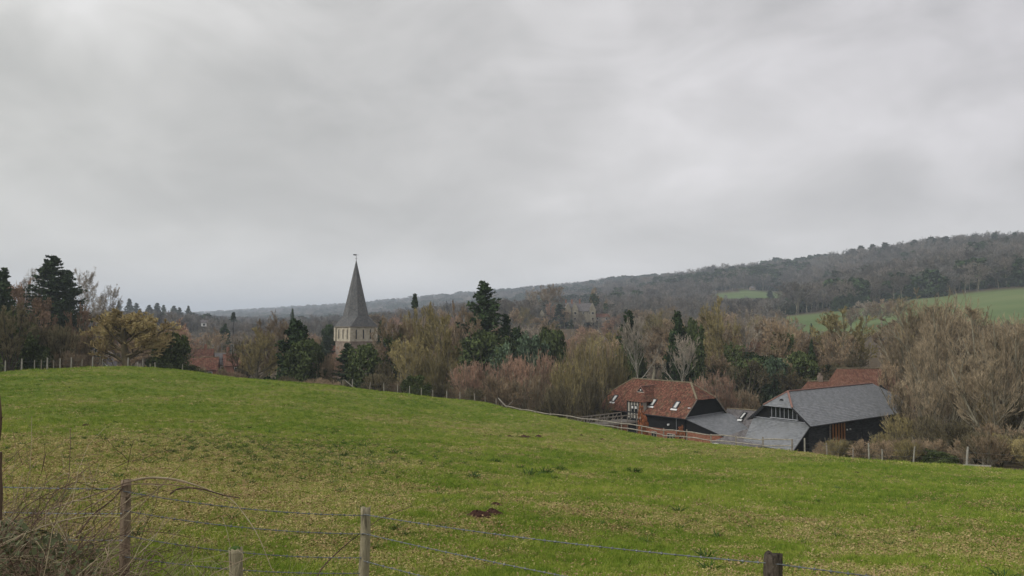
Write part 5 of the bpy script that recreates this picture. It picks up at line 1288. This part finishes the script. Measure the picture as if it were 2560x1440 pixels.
near = thing('barbed_wire_fence', 'near barbed wire fence on rough wooden posts crossing the bottom of the picture', 'fence', tuple(on_ground(912, 7.8)))
NP = [(-330, 1185, 8.2, .05, M_postbrown), (315, 1201, 7.5, .048, M_postbrown), (912, 1270, 7.8, .049, M_postgrey), (1930, 1384, 5.6, .062, M_postdark), (3150, 1500, 4.6, .06, M_postgrey)]
tops = []
for i, (px, py, Y, r_, mt) in enumerate(NP):
    t_ = at(px, py, Y); b_ = Vector((t_.x+(-.03 if i == 2 else .01), t_.y, gz(t_.x, t_.y)-.35)); tops.append(t_)
    o = rough_post(b_, t_, r_*1.12, r_, 40+i).obj('post', mt, near, smooth=True)
    if 0 < i < 4: tag(o, {1: 'knotty brown post wrapped by bramble stems', 2: 'pale grey green split post', 3: 'thick dark bark covered post'}[i])
t_ = at(588, 1371, 7.15); o = rough_post((t_.x, t_.y, gz(t_.x, t_.y)-.3), t_, .060, .058, 51, split=False).obj('post', M_postgrey, near, smooth=True); tag(o, 'short mossy topped strut post')
q = MB(); q.tube([t_-Z*.006, t_+Z*.012], [.057, .035], 10); sub('moss_cap', q, mottled('moss', (.03,.06,.01), (.07,.12,.02), 30), o)
def wire(a, b, sag, seed, barbs=True, r=.0042):
    g = random.Random(seed); a, b = Vector(a), Vector(b); Lw = (b-a).length; n = int(Lw/.045); m = MB(); P1, P2 = [], []
    for k in range(n+1):
        f = k/n; p = a.lerp(b, f)-Z*(sag*4*f*(1-f)); tw = f*Lw*55; o_ = Vector((0, math.cos(tw), math.sin(tw)))*r*.8
        P1.append(p+o_); P2.append(p-o_)
    m.tube(P1, r*.7, 4); m.tube(P2, r*.7, 4)
    if barbs:
        s = .06
        while s < Lw:
            p = a.lerp(b, s/Lw)-Z*(sag*4*(s/Lw)*(1-s/Lw)); d = (b-a).normalized()
            for _ in range(2):
                v = Vector((g.uniform(-1, 1), g.uniform(-1, 1), g.uniform(-1, 1))).cross(d).normalized()*.017
                m.tube([p-v+d*.003, p+v-d*.003], .0022, 3)
            m.tube([p-d*.008, p+d*.008], r*1.9, 5); s += .105+g.uniform(-.01, .01)
    return m
def on_post(i, drop): return tops[i]-Z*drop+Vector((0, -.052, 0))
for (i, j, da, db, sg) in ((0, 1, .06, .07, .02), (1, 2, .09, .06, .05), (2, 3, .05, .055, .035), (3, 4, .055, .08, .02), (0, 1, .30, .30, .03), (1, 2, .27, .24, .05), (2, 3, .235, .40, .03), (1, 2, .50, .47, .06), (2, 3, .50, .68, .03), (1, 2, .70, .62, .05), (0, 1, .55, .55, .03)):
    wire(on_post(i, da), on_post(j, db), sg, i*7+j+int(da*100)).obj('barbed_wire', M_wire, near)
def wander(g, p, d, L_, n, curve, grav):
    P_ = [Vector(p)]; d = Vector(d).normalized()
    for k in range(n):
        d = (d+Vector((g.gauss(0, curve), g.gauss(0, curve), g.gauss(0, curve)-grav))).normalized(); P_.append(P_[-1]+d*(L_/n))
    return P_
M_stem = mottled('dry_bramble_stem', (.11,.075,.055), (.20,.145,.10), 6, .9, .15, .2, c3=(.32,.25,.175))
M_stemdark = mottled('dark_bramble_stem', (.05,.03,.025), (.13,.085,.06), 6, .9, .2, .2)
M_straw = mottled('bleached_straw', (.26,.21,.13), (.42,.36,.24), 5, .9, .1, 0)
def arc_px(pts, r0, r1, mt, name, label, cat='bramble stem', group=None):
    """one stem through picture places (col,row,distance)"""
    P_ = [at(*p) for p in pts]; Q_ = []
    for i in range(len(P_)-1):
        p0 = P_[max(i-1, 0)]; p1 = P_[i]; p2 = P_[i+1]; p3 = P_[min(i+2, len(P_)-1)]
        for k in range(6):
            t = k/6; Q_.append(.5*((2*p1)+(p2-p0)*t+(2*p0-5*p1+4*p2-p3)*t*t+(3*p1-p0-3*p2+p3)*t**3))
    Q_.append(P_[-1]); n = len(Q_); m = MB(); m.tube(Q_, [r0+(r1-r0)*k/(n-1) for k in range(n)], 6)
    g = random.Random(len(label))
    for k in range(2, n-1, 2):
        v = Vector((g.uniform(-1, 1), g.uniform(-.6, .6), g.uniform(-1, 1))).normalized()*g.uniform(.008, .03); m.tube([Q_[k], Q_[k]+v], [r0*.5, .0006], 3)
    o = m.obj(name, mt); return tag(o, label, cat, group)
arc_px([(-40, 1330, 6.9), (120, 1275, 7.0), (240, 1235, 7.2), (330, 1203, 7.4), (400, 1196, 7.5), (470, 1208, 7.5), (520, 1224, 7.5)], .0075, .004, M_stem, 'bramble_stem', 'long arching bramble stem crossing the top of the knotty brown post')
arc_px([(-20, 1345, 7.2), (150, 1305, 7.3), (260, 1245, 7.4), (320, 1212, 7.45), (440, 1213, 7.5), (500, 1225, 7.5), (590, 1262, 7.6)], .007, .003, M_stem, 'bramble_stem', 'second arching stem that runs just under the long one past the brown post')
arc_px([(330, 1200, 7.6), (380, 1193, 7.6), (450, 1200, 7.6), (530, 1228, 7.6), (580, 1250, 7.6), (640, 1330, 7.5), (680, 1425, 7.4)], .006, .003, M_straw, 'bramble_stem', 'pale stem arching over and down to the right of the short mossy post')
arc_px([(190, 1345, 7.0), (230, 1290, 7.1), (280, 1250, 7.3), (310, 1215, 7.4)], .008, .005, M_stemdark, 'bramble_stem', 'dark stem leaning onto the knotty brown post from the left')
arc_px([(425, 1235, 7.5), (450, 1221, 7.5), (500, 1222, 7.5), (560, 1238, 7.6), (600, 1245, 7.6)], .009, .005, M_stemdark, 'bramble_stem', 'grey hooked stem tip lying along the top wire')
arc_px([(320, 1500, 6.6), (345, 1415, 6.9), (370, 1360, 7.0), (395, 1330, 7.1)], .004, .002, M_straw, 'dry_stalk', 'pale dry stalk at the foot of the knotty brown post', 'stalk')
arc_px([(118, 1440, 6.4), (116, 1360, 6.5), (114, 1290, 6.6), (120, 1238, 6.7)], .004, .0025, M_straw, 'dry_stalk', 'tall straight straw stalk rising from the bramble at left', 'stalk')
arc_px([(140, 1390, 6.6), (150, 1370, 6.6), (135, 1320, 6.6), (120, 1290, 6.7)], .004, .002, M_straw, 'dry_stalk', 'kinked pale stalk beside the tall straight one', 'stalk')
arc_px([(225, 1245, 7.2), (212, 1200, 7.2), (204, 1168, 7.2)], .003, .0015, M_straw, 'dry_stalk', 'thin dry stalk sticking up left of the brown post', 'stalk')
arc_px([(35, 1262, 6.9), (48, 1215, 6.9), (56, 1185, 6.9)], .003, .0012, M_straw, 'dry_stalk', 'thin leaning straw near the left picture edge', 'stalk')
arc_px([(555, 1290, 7.3), (568, 1330, 7.3), (578, 1380, 7.3)], .003, .002, M_straw, 'dry_stalk', 'thin straw touching the short mossy post', 'stalk')
arc_px([(770, 1500, 7.6), (800, 1428, 7.75), (850, 1375, 7.9), (905, 1330, 7.95), (960, 1292, 8.0), (1030, 1266, 8.1)], .008, .0025, M_stemdark, 'dead_stick', 'dark slanting stick passing behind the pale grey split post', 'stick')
arc_px([(-4, 1300, 3.6), (-1, 1230, 3.6), (-3, 1180, 3.6), (-1, 1130, 3.6)], .014, .011, M_stemdark, 'dead_stick', 'thick dark stem cut by the left picture edge', 'stick')
arc_px([(-3, 1100, 3.4), (2, 1050, 3.4), (-2, 985, 3.4)], .006, .004, M_stemdark, 'dead_stick', 'thin dark twig end at the left picture edge above the thick stem', 'stick')
# bramble tangle (nobody could count its stems)
g = random.Random(4); tb, tb2, tb3 = MB(), MB(), MB()
for k in range(1500):
    px = g.triangular(-420, 400, -40); Y_ = g.uniform(4.6, 7.9); b_ = on_ground(px, Y_)
    if px > 150 and g.random() < .45: continue
    hfac = np.interp(px, [-300, 0, 200, 400], [1.05, 1.05, .9, .7])
    P_ = wander(g, b_-Z*.05, (g.uniform(-.8, .9), g.uniform(-.6, .6), g.uniform(.6, 2.0)), g.uniform(.6, 1.75)*hfac, 9, .24, .13)
    r_ = g.uniform(.002, .0048); mm = (tb, tb, tb, tb2, tb2, tb2, tb3)[g.randrange(7)]; mm.tube(P_, [r_*(1-.07*i) for i in range(10)], 4)
    for j in range(g.randrange(2, 6)):
        q_ = P_[g.randrange(2, 9)]; P2 = wander(g, q_, (g.uniform(-1, 1), g.uniform(-1, 1), g.uniform(-.3, 1)), g.uniform(.12, .4), 4, .3, .06); mm.tube(P2, [r_*.6, r_*.55, r_*.45, r_*.35, r_*.2], 3)
for mm, mt, nm in ((tb, M_stem, 'bramble_tangle'), (tb2, M_stemdark, 'bramble_tangle'), (tb3, M_straw, 'dry_grass_tangle')): tag(mm.obj(nm, mt), kind='stuff')
# sparse stems standing between the posts
tb = MB()
for k in range(330):
    px = g.triangular(330, 900, 380) if g.random() < .85 else g.uniform(150, 330); Y_ = g.uniform(6.6, 8.6); b_ = on_ground(px, Y_)
    P_ = wander(g, b_-Z*.03, (g.uniform(-.8, .8), g.uniform(-.4, .4), 1.2), g.uniform(.35, 1.05)*np.interp(px, [330, 600, 900], [1.2, .9, .5]), 7, .16, .08); r_ = g.uniform(.0012, .0028); tb.tube(P_, [r_*(1-.1*i) for i in range(8)], 3)
tag(tb.obj('dry_grass_tangle', M_straw), kind='stuff')
# bramble leaves low at the left corner
gq = np.random.default_rng(9); n = 6500; px = gq.triangular(-420, -50, 330, n); Yq = gq.uniform(4.8, 7.6, n); xq = (px-1280)/F*Yq
zq = height(xq, Yq)+gq.uniform(.0, .9, n)**1.3*np.interp(px, [-400, 0, 250, 330], [1.2, 1.05, .85, .5]); 
Vv, Ff = leaf_cards(gq, np.stack([xq, Yq, zq], 1), .034, 1.3)
M_bleaf = mottled('bramble_leaf', (.03,.04,.018), (.11,.125,.06), 14, .7, .2, 0, c3=(.06,.075,.035))
tag(link('bramble_leaves', np_mesh('bramble_leaves', Vv, Ff, M_bleaf)), kind='stuff')

# ---------------------------------------------------------------- cleft rail fence
RPX = [1267, 1300, 1338, 1376, 1418, 1461, 1506, 1554, 1605, 1659, 1717, 1778, 1841, 1908, 1980]
base = [on_ground(px, float(edge_Y(px))+.25) for px in RPX]
rail = thing('rail_fence', 'cleft timber post and rail fence running down to the slate barn', 'fence', tuple(base[0]))
g = random.Random(21); tp = []
for i, b_ in enumerate(base):
    hh = g.uniform(1.15, 1.3); t_ = b_+Z*hh+Vector((g.uniform(-.05, .05), 0, 0)); q = MB(); q.bar(b_-Z*.3, t_, .15, .10, Vector((1, 0, 0))); q.obj('post', M_timber, rail); tp.append(b_)
for i in range(len(base)-1):
    for hh in (1.08, .58):
        a, b_ = base[i]+Z*(hh+g.uniform(-.05, .03)), base[i+1]+Z*(hh+g.uniform(-.05, .03)); mid = a.lerp(b_, g.uniform(.3, .6))+Z*g.uniform(-.03, .08)
        q = MB(); q.tube([a-Vector((.1, .03, 0)), a.lerp(mid, .5)+Z*g.uniform(-.01, .03), mid, mid.lerp(b_, .5)+Z*g.uniform(-.02, .02), b_+Vector((.1, .03, 0))], [.045, .06, .062, .055, .04], 5); q.obj('rail', M_timber_p, rail)
q = MB(); q.bar(base[0]+Z*.9, base[0]+Vector((-1.2, .5, 2.1)), .12); q.obj('brace', M_timber_p, rail)
q = MB(); q.bar(base[0]+Z*.9, base[0]+Vector((.9, .5, 1.75)), .07); q.obj('brace', M_timber, rail)
q = MB(); q.bar(base[1]+Vector((1.0, -.3, .12)), base[2]+Vector((0, -.3, .08)), .1); q.obj('fallen_rail', M_timber_p, rail)

# ---------------------------------------------------------------- stake and wire fences
def stake_fence(name, label, items, mats, wires=(.95, .5), wr=.006):
    """items: (column, height m, lean x, thickness, material index)"""
    bs = [on_ground(px, float(edge_Y(px))+.3) for px, *_ in items]
    f = thing(name, label, 'fence', tuple(bs[0])); tps = []
    for (px, hh, ln, th, mi), b_ in zip(items, bs):
        t_ = b_+Vector((ln, 0, hh)); q = MB(); q.tube([b_-Z*.3, b_+Vector((ln*.5, 0, hh*.5)), t_], [th*.55, th*.52, th*.45], 7); q.obj('post', mats[mi], f); tps.append((b_, t_))
    for w_ in wires:
        for (b0, t0_), (b1, t1_) in zip(tps[:-1], tps[1:]):
            p0, p1 = b0.lerp(t0_, min(.92, w_/(t0_-b0).length)), b1.lerp(t1_, min(.92, w_/(t1_-b1).length)); q = MB(); q.tube([p0, p0.lerp(p1, .5)-Z*.03, p1], wr, 3); q.obj('wire', M_wire, f)
    return f
mats = [M_farpost, M_whitepost, M_timber]
stake_fence('stake_fence', 'stake and wire fence in front of the scrub below the slate barn at right',
    [(2012, 1.35, 0, .14, 0), (2068, 1.15, -.05, .12, 2), (2133, .95, 0, .10, 2), (2173, 1.4, -.03, .13, 0), (2206, 1.0, 0, .11, 0), (2283, 1.25, .14, .11, 0), (2416, 1.35, .14, .15, 1), (2700, 1.3, 0, .12, 0)], mats)
q = MB(); a, b_ = on_ground(2408, 55.4)+Z*.08, on_ground(2478, 54.6)+Z*.12; q.bar(a, b_, .14, .09); tag(q.obj('plank', M_whitepost), 'bleached plank lying in the grass at the foot of the leaning white stake', 'plank')
q = MB(); b_ = on_ground(2458, 58); q.tube([b_, b_+Z*.95], .075, 7); tag(q.obj('fence_stake', M_farpost), 'short stout stake in the brambles right of the leaning white stake', 'post')
stake_fence('stake_fence', 'stake and wire fence on the crest left of the golden oak',
    [(-60, 1.2, 0, .12, 0), (13, 1.2, 0, .13, 0), (54, 1.3, 0, .16, 1), (86, 1.1, 0, .09, 0), (103, 1.15, 0, .09, 2), (118, 1.35, 0, .16, 1), (134, 1.1, 0, .08, 2), (150, 1.25, 0, .12, 0), (178, 1.3, 0, .14, 1), (205, 1.15, 0, .09, 2), (231, 1.3, .03, .15, 1), (250, 1.1, 0, .08, 2)], mats)
stake_fence('stake_fence', 'broken line of stakes on the crest below the golden oak',
    [(255, 1.0, .06, .11, 1), (320, 1.2, 0, .14, 1), (344, .8, .02, .12, 1), (350, .6, 0, .12, 1), (357, 1.2, 0, .12, 1), (375, .7, 0, .10, 0), (388, .9, -.05, .12, 1), (456, .9, 0, .08, 0)], mats)
stake_fence('stake_fence', 'stake and wire fence along the shaded far side of the pasture',
    [(857, 1.0, .04, .10, 2), (881, 1.25, 0, .13, 0), (924, 1.15, .1, .12, 2), (960, 1.2, -.04, .12, 0), (994, 1.2, 0, .12, 0), (1024, 1.2, 0, .12, 0), (1053, 1.2, .03, .11, 0), (1082, 1.2, 0, .12, 0), (1117, 1.3, 0, .13, 0), (1150, 1.3, 0, .13, 0), (1187, 1.3, -.05, .15, 2), (1213, 1.1, 0, .1, 2), (1240, 1.3, .04, .14, 2), (1256, 1.2, 0, .12, 2)], mats)
q = MB(); b_ = on_ground(876, float(edge_Y(876))+.35); q.bar(b_+Vector((-.75, 0, 1.15)), b_+Vector((.55, 0, .05)), .09); tag(q.obj('fallen_pole', M_farpost), 'pale pole leaning across a stake of the far fence below the church', 'pole')

# ---------------------------------------------------------------- timber walkway to the barn porch
wk = thing('timber_walkway', 'raised timber gangway with braced handrails leading to the tiled barn porch', 'walkway', tuple(bp(sd_, -pd-2, pz0)))
A1_, A2_ = at(1445, 1044, 101.5), at(1553, 1031, 108.5); B1_, B2_ = at(1468, 1049, 99.5), at(1592, 1036, 106.2)
for a, b_ in ((A1_, A2_), (B1_, B2_)):
    q = MB(); q.bar(a, b_, .12); q.obj('handrail', M_timber, wk)
    q = MB(); q.bar(a-Z*1.0, b_-Z*1.0, .14, .18); q.obj('edge_beam', M_timber, wk)
    for k in range(6):
        f = k/5; p = a.lerp(b_, f); q = MB(); q.bar(p-Z*2.6, p+Z*.03, .11, .11, Vector((1, 0, 0))); q.obj('post', M_timber, wk)
        if k < 5: p2 = a.lerp(b_, (k+.55)/5); q = MB(); q.bar(p-Z*.95+Vector((.05, -.07, 0)), p2-Z*.05+Vector((0, -.07, 0)), .08); q.obj('brace', M_timber, wk)
n_ = 24
for k in range(n_):
    f = (k+.5)/n_; q = MB(); q.bar(A1_.lerp(A2_, f)-Z*.88, B1_.lerp(B2_, f)-Z*.88, .26, .05); q.obj('deck_plank', M_grey_board, wk)
# white tub by the brick lean to
c_ = on_ground(1788, float(edge_Y(1788))+2.0); q = MB(); c_ = at(1788, 1113, c_.y); q.tube([c_-Z*.35, c_-Z*.22, c_, c_+Z*.13, c_+Z*.20], [.30, .37, .38, .30, .10], 12)
tb_ = q.obj('water_tub', M_white, smooth=True); tag(tb_, 'rounded white tub half hidden behind the rail fence by the orange brick lean to', 'tub'); q = MB(); q.tube([c_+Z*.12, c_+Z*.17], [.33, .33], 12); sub('rim', q, M_lead, tb_)
q = MB(); c_ = at(1788, 1125, 74.0); q.box(c_-Z*.6, .9, .9, 1.2); tag(q.obj('tub_plinth', M_brick), 'brick stand under the white tub', 'stand')

# ---------------------------------------------------------------- molehills
M_soil = mottled('red_brown_soil', (.022,.012,.010), (.075,.042,.032), 14, 1, .0, 1, c3=(.042,.023,.018), bd=.03)
MOLE = []
def mound(px, py, wpx, hf, label, seed, group=None):
    # distance from the row: walk out until the ground is at that row
    Ys = np.linspace(10, 108, 1400); xs = (px-1280)/F*Ys; zs_ = height(xs, Ys); rows = HOR-(zs_-EYE)/Ys*F
    Yd = float(Ys[np.argmin(np.abs(rows-py))]); c = on_ground(px, Yd); r_ = wpx/F*Yd/2; g = np.random.default_rng(seed); m = MB(); nr_, ns = 6, 16; vs = []
    for i in range(nr_+1):
        f = i/nr_
        for k in range(ns):
            th = 6.283*k/ns; rr = r_*(1-f)*(1+.16*math.sin(3*th+seed)+g.normal(0, .07)); hh = r_*hf*(math.sin(f*1.57)**.8)*(1+g.normal(0, .1))
            vs.append((c.x+rr*math.cos(th), c.y+rr*.9*math.sin(th), c.z-.02+hh*(1 if i else 0)))
    m.v = vs
    for i in range(nr_):
        for k in range(ns):
            a = i*ns+k; b2 = i*ns+(k+1) % ns; m.f.append((a, b2, b2+ns, a+ns)); m.uv.append([(0, 0)]*4); m.m.append(0)
    MOLE.append((c.x, c.y, r_)); o = m.obj('molehill', M_soil); tag(o, label, 'molehill', group); return o, Yd
mound(1194, 1285, 66, .50, 'large reddish molehill nearest the fence, left lobe of a pair', 1)
mound(1230, 1280, 52, .62, 'reddish molehill touching the right side of the largest one', 2)
mound(1240, 1260, 42, .5, 'smaller reddish molehill just above the touching pair', 3)
for i, (px, py, wd) in enumerate(((1228, 1087, 12), (1250, 1088, 9), (1274, 1089, 12), (1299, 1091, 10), (1310, 1092, 20), (1322, 1091, 12), (1346, 1091, 18), (1352, 1093, 12), (1210, 1088, 9))):
    mound(px, py, wd*1.2, .6, ['second', 'third', 'fourth', 'fifth and thin', 'broad sixth', 'seventh', 'large eighth', 'last', 'first and tiny'][i]+' dark molehill from the left in the row across the pasture', 20+i, 'row of dark molehills')
for px, py, wd, s in ((215, 1062, 24, 'small dark molehill on the green slope at left'), (572, 1083, 16, 'tiny molehill left of the pasture centre'), (755, 1094, 12, 'tiny molehill right of centre left on the green slope'), (1662, 1192, 22, 'low dark molehill between the weed clumps and the barns'),
    (2140, 1178, 16, 'low dark molehill below the slate barn'), (1452, 1086, 12, 'tiny dark molehill close to the rail fence'), (1505, 1096, 14, 'dark molehill just below the rail fence'), (1175, 1250, 20, 'dark tuft topped molehill left of the small reddish one'), (30, 1054, 10, 'tiny dark molehill at the left edge of the green slope')):
    mound(px, py, wd, .4, s, int(px))
# ---------------------------------------------------------------- turf: blades, dry grass, fallen leaves, weeds
def blade_mat(name, c1, c2, c3, sc=.16):
    def fn(t, b):
        p = pos(t); n = noise(t, p, sc, 4, .6); nf = noise(t, p, 1.7, 4, .65)
        s = mathn(t, 'ADD', mathn(t, 'MULTIPLY', n, .45), mathn(t, 'ADD', mathn(t, 'MULTIPLY', nf, .25), mathn(t, 'MULTIPLY', rnd(t), .30)))
        t.links.new(ramp(t, s, [(.28, c1), (.48, c2), (.68, c3)]), b.inputs['Base Color'])
        b.inputs['Subsurface Weight'].default_value = 0
    return material(name, fn, 1.0, 0.0)
M_blade = blade_mat('grass_blade', (.074,.132,.016), (.150,.228,.028), (.32,.345,.070))
M_dry = blade_mat('dry_grass_blade', (.24,.19,.07), (.34,.275,.11), (.44,.37,.17))
M_litter = blade_mat('fallen_leaf', (.17,.10,.05), (.26,.175,.09), (.33,.25,.14))
M_weed = blade_mat('weed_leaf', (.028,.055,.016), (.05,.09,.026), (.085,.13,.042))
def tuft(seed, n, h, lean, spread, w_, mt, nm):
    g = np.random.default_rng(seed); P = np.stack([g.normal(0, spread, n), g.normal(0, spread, n), np.zeros(n)-.005], 1)
    D = unit(np.stack([g.normal(0, lean, n), g.normal(0, lean, n), np.ones(n)], 1)); pts, d = extend(g, P, D, h*g.uniform(.5, 1.2, n), 2, .25, -.18)
    v, f = strips(pts, np.full(n, w_/2), np.full(n, w_*.12), 2, g); return source(nm, np_mesh(nm, v, f, mt))
def litter(seed, n, spread, s, mt, nm, z=.02):
    g = np.random.default_rng(seed); c = np.stack([g.normal(0, spread, n), g.normal(0, spread, n), g.uniform(.005, z, n)], 1)
    u = np.stack([np.cos(a := g.uniform(0, 6.28, n)), np.sin(a), g.normal(0, .35, n)], 1); w2 = np.stack([-np.sin(a), np.cos(a), g.normal(0, .45, n)], 1); ss = (s*g.uniform(.5, 1.3, n))[:, None]
    V = np.stack([c-u*ss*.6, c+w2*ss*.4, c+u*ss*.6, c-w2*ss*.35], 1).reshape(-1, 3); return source(nm, np_mesh(nm, V, np.arange(n*4).reshape(n, 4), mt))
TP = [tuft(1, 20, .055, .55, .035, .0045, M_blade, 'turf_tuft'), tuft(2, 16, .075, .45, .03, .005, M_blade, 'turf_tuft'), tuft(3, 16, .05, 1.3, .05, .004, M_dry, 'dry_tuft'),
      litter(4, 5, .09, .032, M_litter, 'leaf_litter'), tuft(5, 14, .10, .5, .02, .006, M_blade, 'long_tuft'), litter(6, 9, .06, .03, M_dry, 'dead_grass')]
g = np.random.default_rng(31)
def turf(name, n, r0, r1, th0, th1, seed, sc=1.0):
    g = np.random.default_rng(seed); r = np.exp(g.uniform(math.log(r0), math.log(r1), n)); th = g.uniform(th0, th1, n); x = np.sin(th)*r; y = np.cos(th)*r
    px = col_of(x, y); ok = (y < edge_Y(px)) & (y > 4.5); x, y, r = x[ok], y[ok], r[ok]; m = len(x); z = height(x, y)
    for mx, my, mr in MOLE:
        kp = np.hypot(x-mx, y-my) > mr*.95; x, y, r, z = x[kp], y[kp], r[kp], z[kp]
    m = len(x); st = straw_amount(x, y); pa = vnoise(x, y, 1.1, 3, 3); pb = vnoise(x*.6, y, 4.5, 5, 3)
    dryness = np.clip((pa*.55+pb*.45-.5)*5+.02+st*2.2, 0, 1)          # patches of thatch between lush patches
    lush = np.clip((vnoise(x, y, 1.6, 9, 3)-.52)*6, 0, 1)*(1-dryness)
    idx = np.where(g.random(m) < .45, 0, 1); idx = np.where(g.random(m) < lush*.6, 4, idx)
    u = g.random(m); dd = .04+.70*dryness; idx = np.where(u < dd*.5, 2, np.where(u < dd*.85, 5, np.where(u < dd, 3, idx)))
    lit = np.clip((vnoise(x, y, .7, 12, 2)-.55)*5, 0, 1)*(r < 48); idx = np.where(g.random(m) < .30*lit, 3, idx)
    s = sc*g.uniform(.7, 1.3, m)*(1+np.clip(r-12, 0, 200)/30); hz_ = s*np.clip(1.25-r/150, .5, 1.0)
    return scatter(name, np.stack([x, y, z], 1), TP[::-1], np.stack([g.normal(0, .12, m), g.normal(0, .12, m), g.uniform(0, 6.28, m)], 1), np.stack([s, s, hz_], 1), idx)
turf('grass', 300000, 5.5, 112, -.68, .68, 5)
# weeds: belt of rushes, and single clumps
def weed_mesh(seed, n, h, spread, w_):
    g = np.random.default_rng(seed); a = g.uniform(0, 6.28, n); rr = np.abs(g.normal(0, spread*.6, n)); P = np.stack([np.cos(a)*rr, np.sin(a)*rr, np.zeros(n)], 1)
    D = unit(np.stack([np.cos(a)*g.uniform(.1, 1.2, n), np.sin(a)*g.uniform(.1, 1.2, n), np.ones(n)], 1)); pts, d = extend(g, P, D, h*g.uniform(.5, 1.25, n), 3, .25, -.12); return strips(pts, np.full(n, w_/2), np.full(n, w_*.2), 2, g)
WM = [np_mesh('weed_leaves', *weed_mesh(60+i, 60, .30, .16, .035), M_weed) for i in range(3)]
WS = [source('weed', np_mesh('weed', *weed_mesh(70, 26, .22, .08, .02), M_weed)), source('weed', np_mesh('weed', *weed_mesh(71, 16, .30, .06, .012), M_weed))]
g = np.random.default_rng(8); n = 1500; pxw = np.concatenate([g.normal(720, 260, n//2), g.uniform(-100, 2560, n//2)]); Yw = np.concatenate([g.normal(38, 5.5, n//2), np.exp(g.uniform(math.log(12), math.log(75), n//2))])
xw = (pxw-1280)/F*Yw; keep = (Yw < edge_Y(pxw)-3) & ((np.arange(n) < n//2) | (g.random(n) < .28)); xw, Yw = xw[keep], Yw[keep]; m = len(xw); s = g.uniform(.35, 1.0, m)
scatter('weeds', np.stack([xw, Yw, height(xw, Yw)], 1), WS, np.stack([np.zeros(m), np.zeros(m), g.uniform(0, 6.28, m)], 1), np.stack([s*1.3, s*1.3, s*.9], 1), g.integers(0, 2, m))
def row_Y(px, py):
    Ys = np.linspace(9, 108, 1400); zs_ = height((px-1280)/F*Ys, Ys); return float(Ys[np.argmin(np.abs(HOR-(zs_-EYE)/Ys*F-py))])
random.seed(3)
for i, (px, py, wd, s) in enumerate(((1325, 1184, 55, 'large dark green weed clump in the middle of the pasture, left part'), (1365, 1182, 45, 'dark green weed clump touching the right of the largest one'), (1300, 1168, 30, 'weed clump just above the left of the largest clump'), (1400, 1172, 35, 'thin weed clump above right of the largest clump'),
    (1188, 1190, 42, 'dark weed clump on a low mound left of the largest clump'), (1530, 1181, 26, 'compact dark weed clump right of the largest clump'), (1583, 1179, 48, 'wide low weed clump, rightmost of the central clumps'), (1462, 1196, 16, 'small weed tuft between the largest clump and the compact one'),
    (1235, 1153, 34, 'weed clump up the slope left of the largest clump'), (1052, 1158, 20, 'small weed tuft left of the central clumps'), (1110, 1156, 16, 'tiny weed tuft between two larger ones left of centre'), (2100, 1221, 34, 'spiky low weed clump at right among green turf'), (2160, 1219, 16, 'tiny dark weed tuft right of the spiky clump'),
    (1175, 1257, 18, 'dark weed tuft left of the small reddish molehill'), (640, 1150, 34, 'dark weed clump in the rush belt left of centre'), (860, 1138, 40, 'wide dark weed clump in the rush belt'), (985, 1132, 34, 'dark weed clump at the right end of the rush belt'), (250, 1166, 26, 'dark weed tuft above the knotty brown post'), (1320, 1205, 12, 'tiny weed tuft under the largest clump'), (2290, 1150, 22, 'weed tuft close to the right stake fence'))):
    Yd = row_Y(px, py); b_ = on_ground(px, Yd); o = link('weed_clump', WM[i % 3], None, b_-Z*.01); k = wd/F*Yd/.62; o.scale = (k, k, min(k, 1.3)*.8); o.rotation_euler = (0, 0, random.uniform(0, 6)); tag(o, s, 'weed')
# ---------------------------------------------------------------- haze
zb, zt = float(V[:, 2].min())-1, float(V[:, 2].max())+40
hb = MB(); hb.box((0, 0, (zb+zt)/2), 18400, 18400, zt-zb)
def haze_mat():
    m = bpy.data.materials.new('pale_haze'); m.use_nodes = True; t = m.node_tree; t.nodes.clear()
    v = t.nodes.new('ShaderNodeVolumePrincipled'); v.inputs['Color'].default_value = (0.79, 0.885, 1.0, 1)
    v.inputs['Density'].default_value = HAZE; v.inputs['Anisotropy'].default_value = 0.0
    o = t.nodes.new('ShaderNodeOutputMaterial'); t.links.new(v.outputs[0], o.inputs['Volume']); return m
HAZE = 0.00025
tag(hb.obj('haze', haze_mat()), kind='stuff')
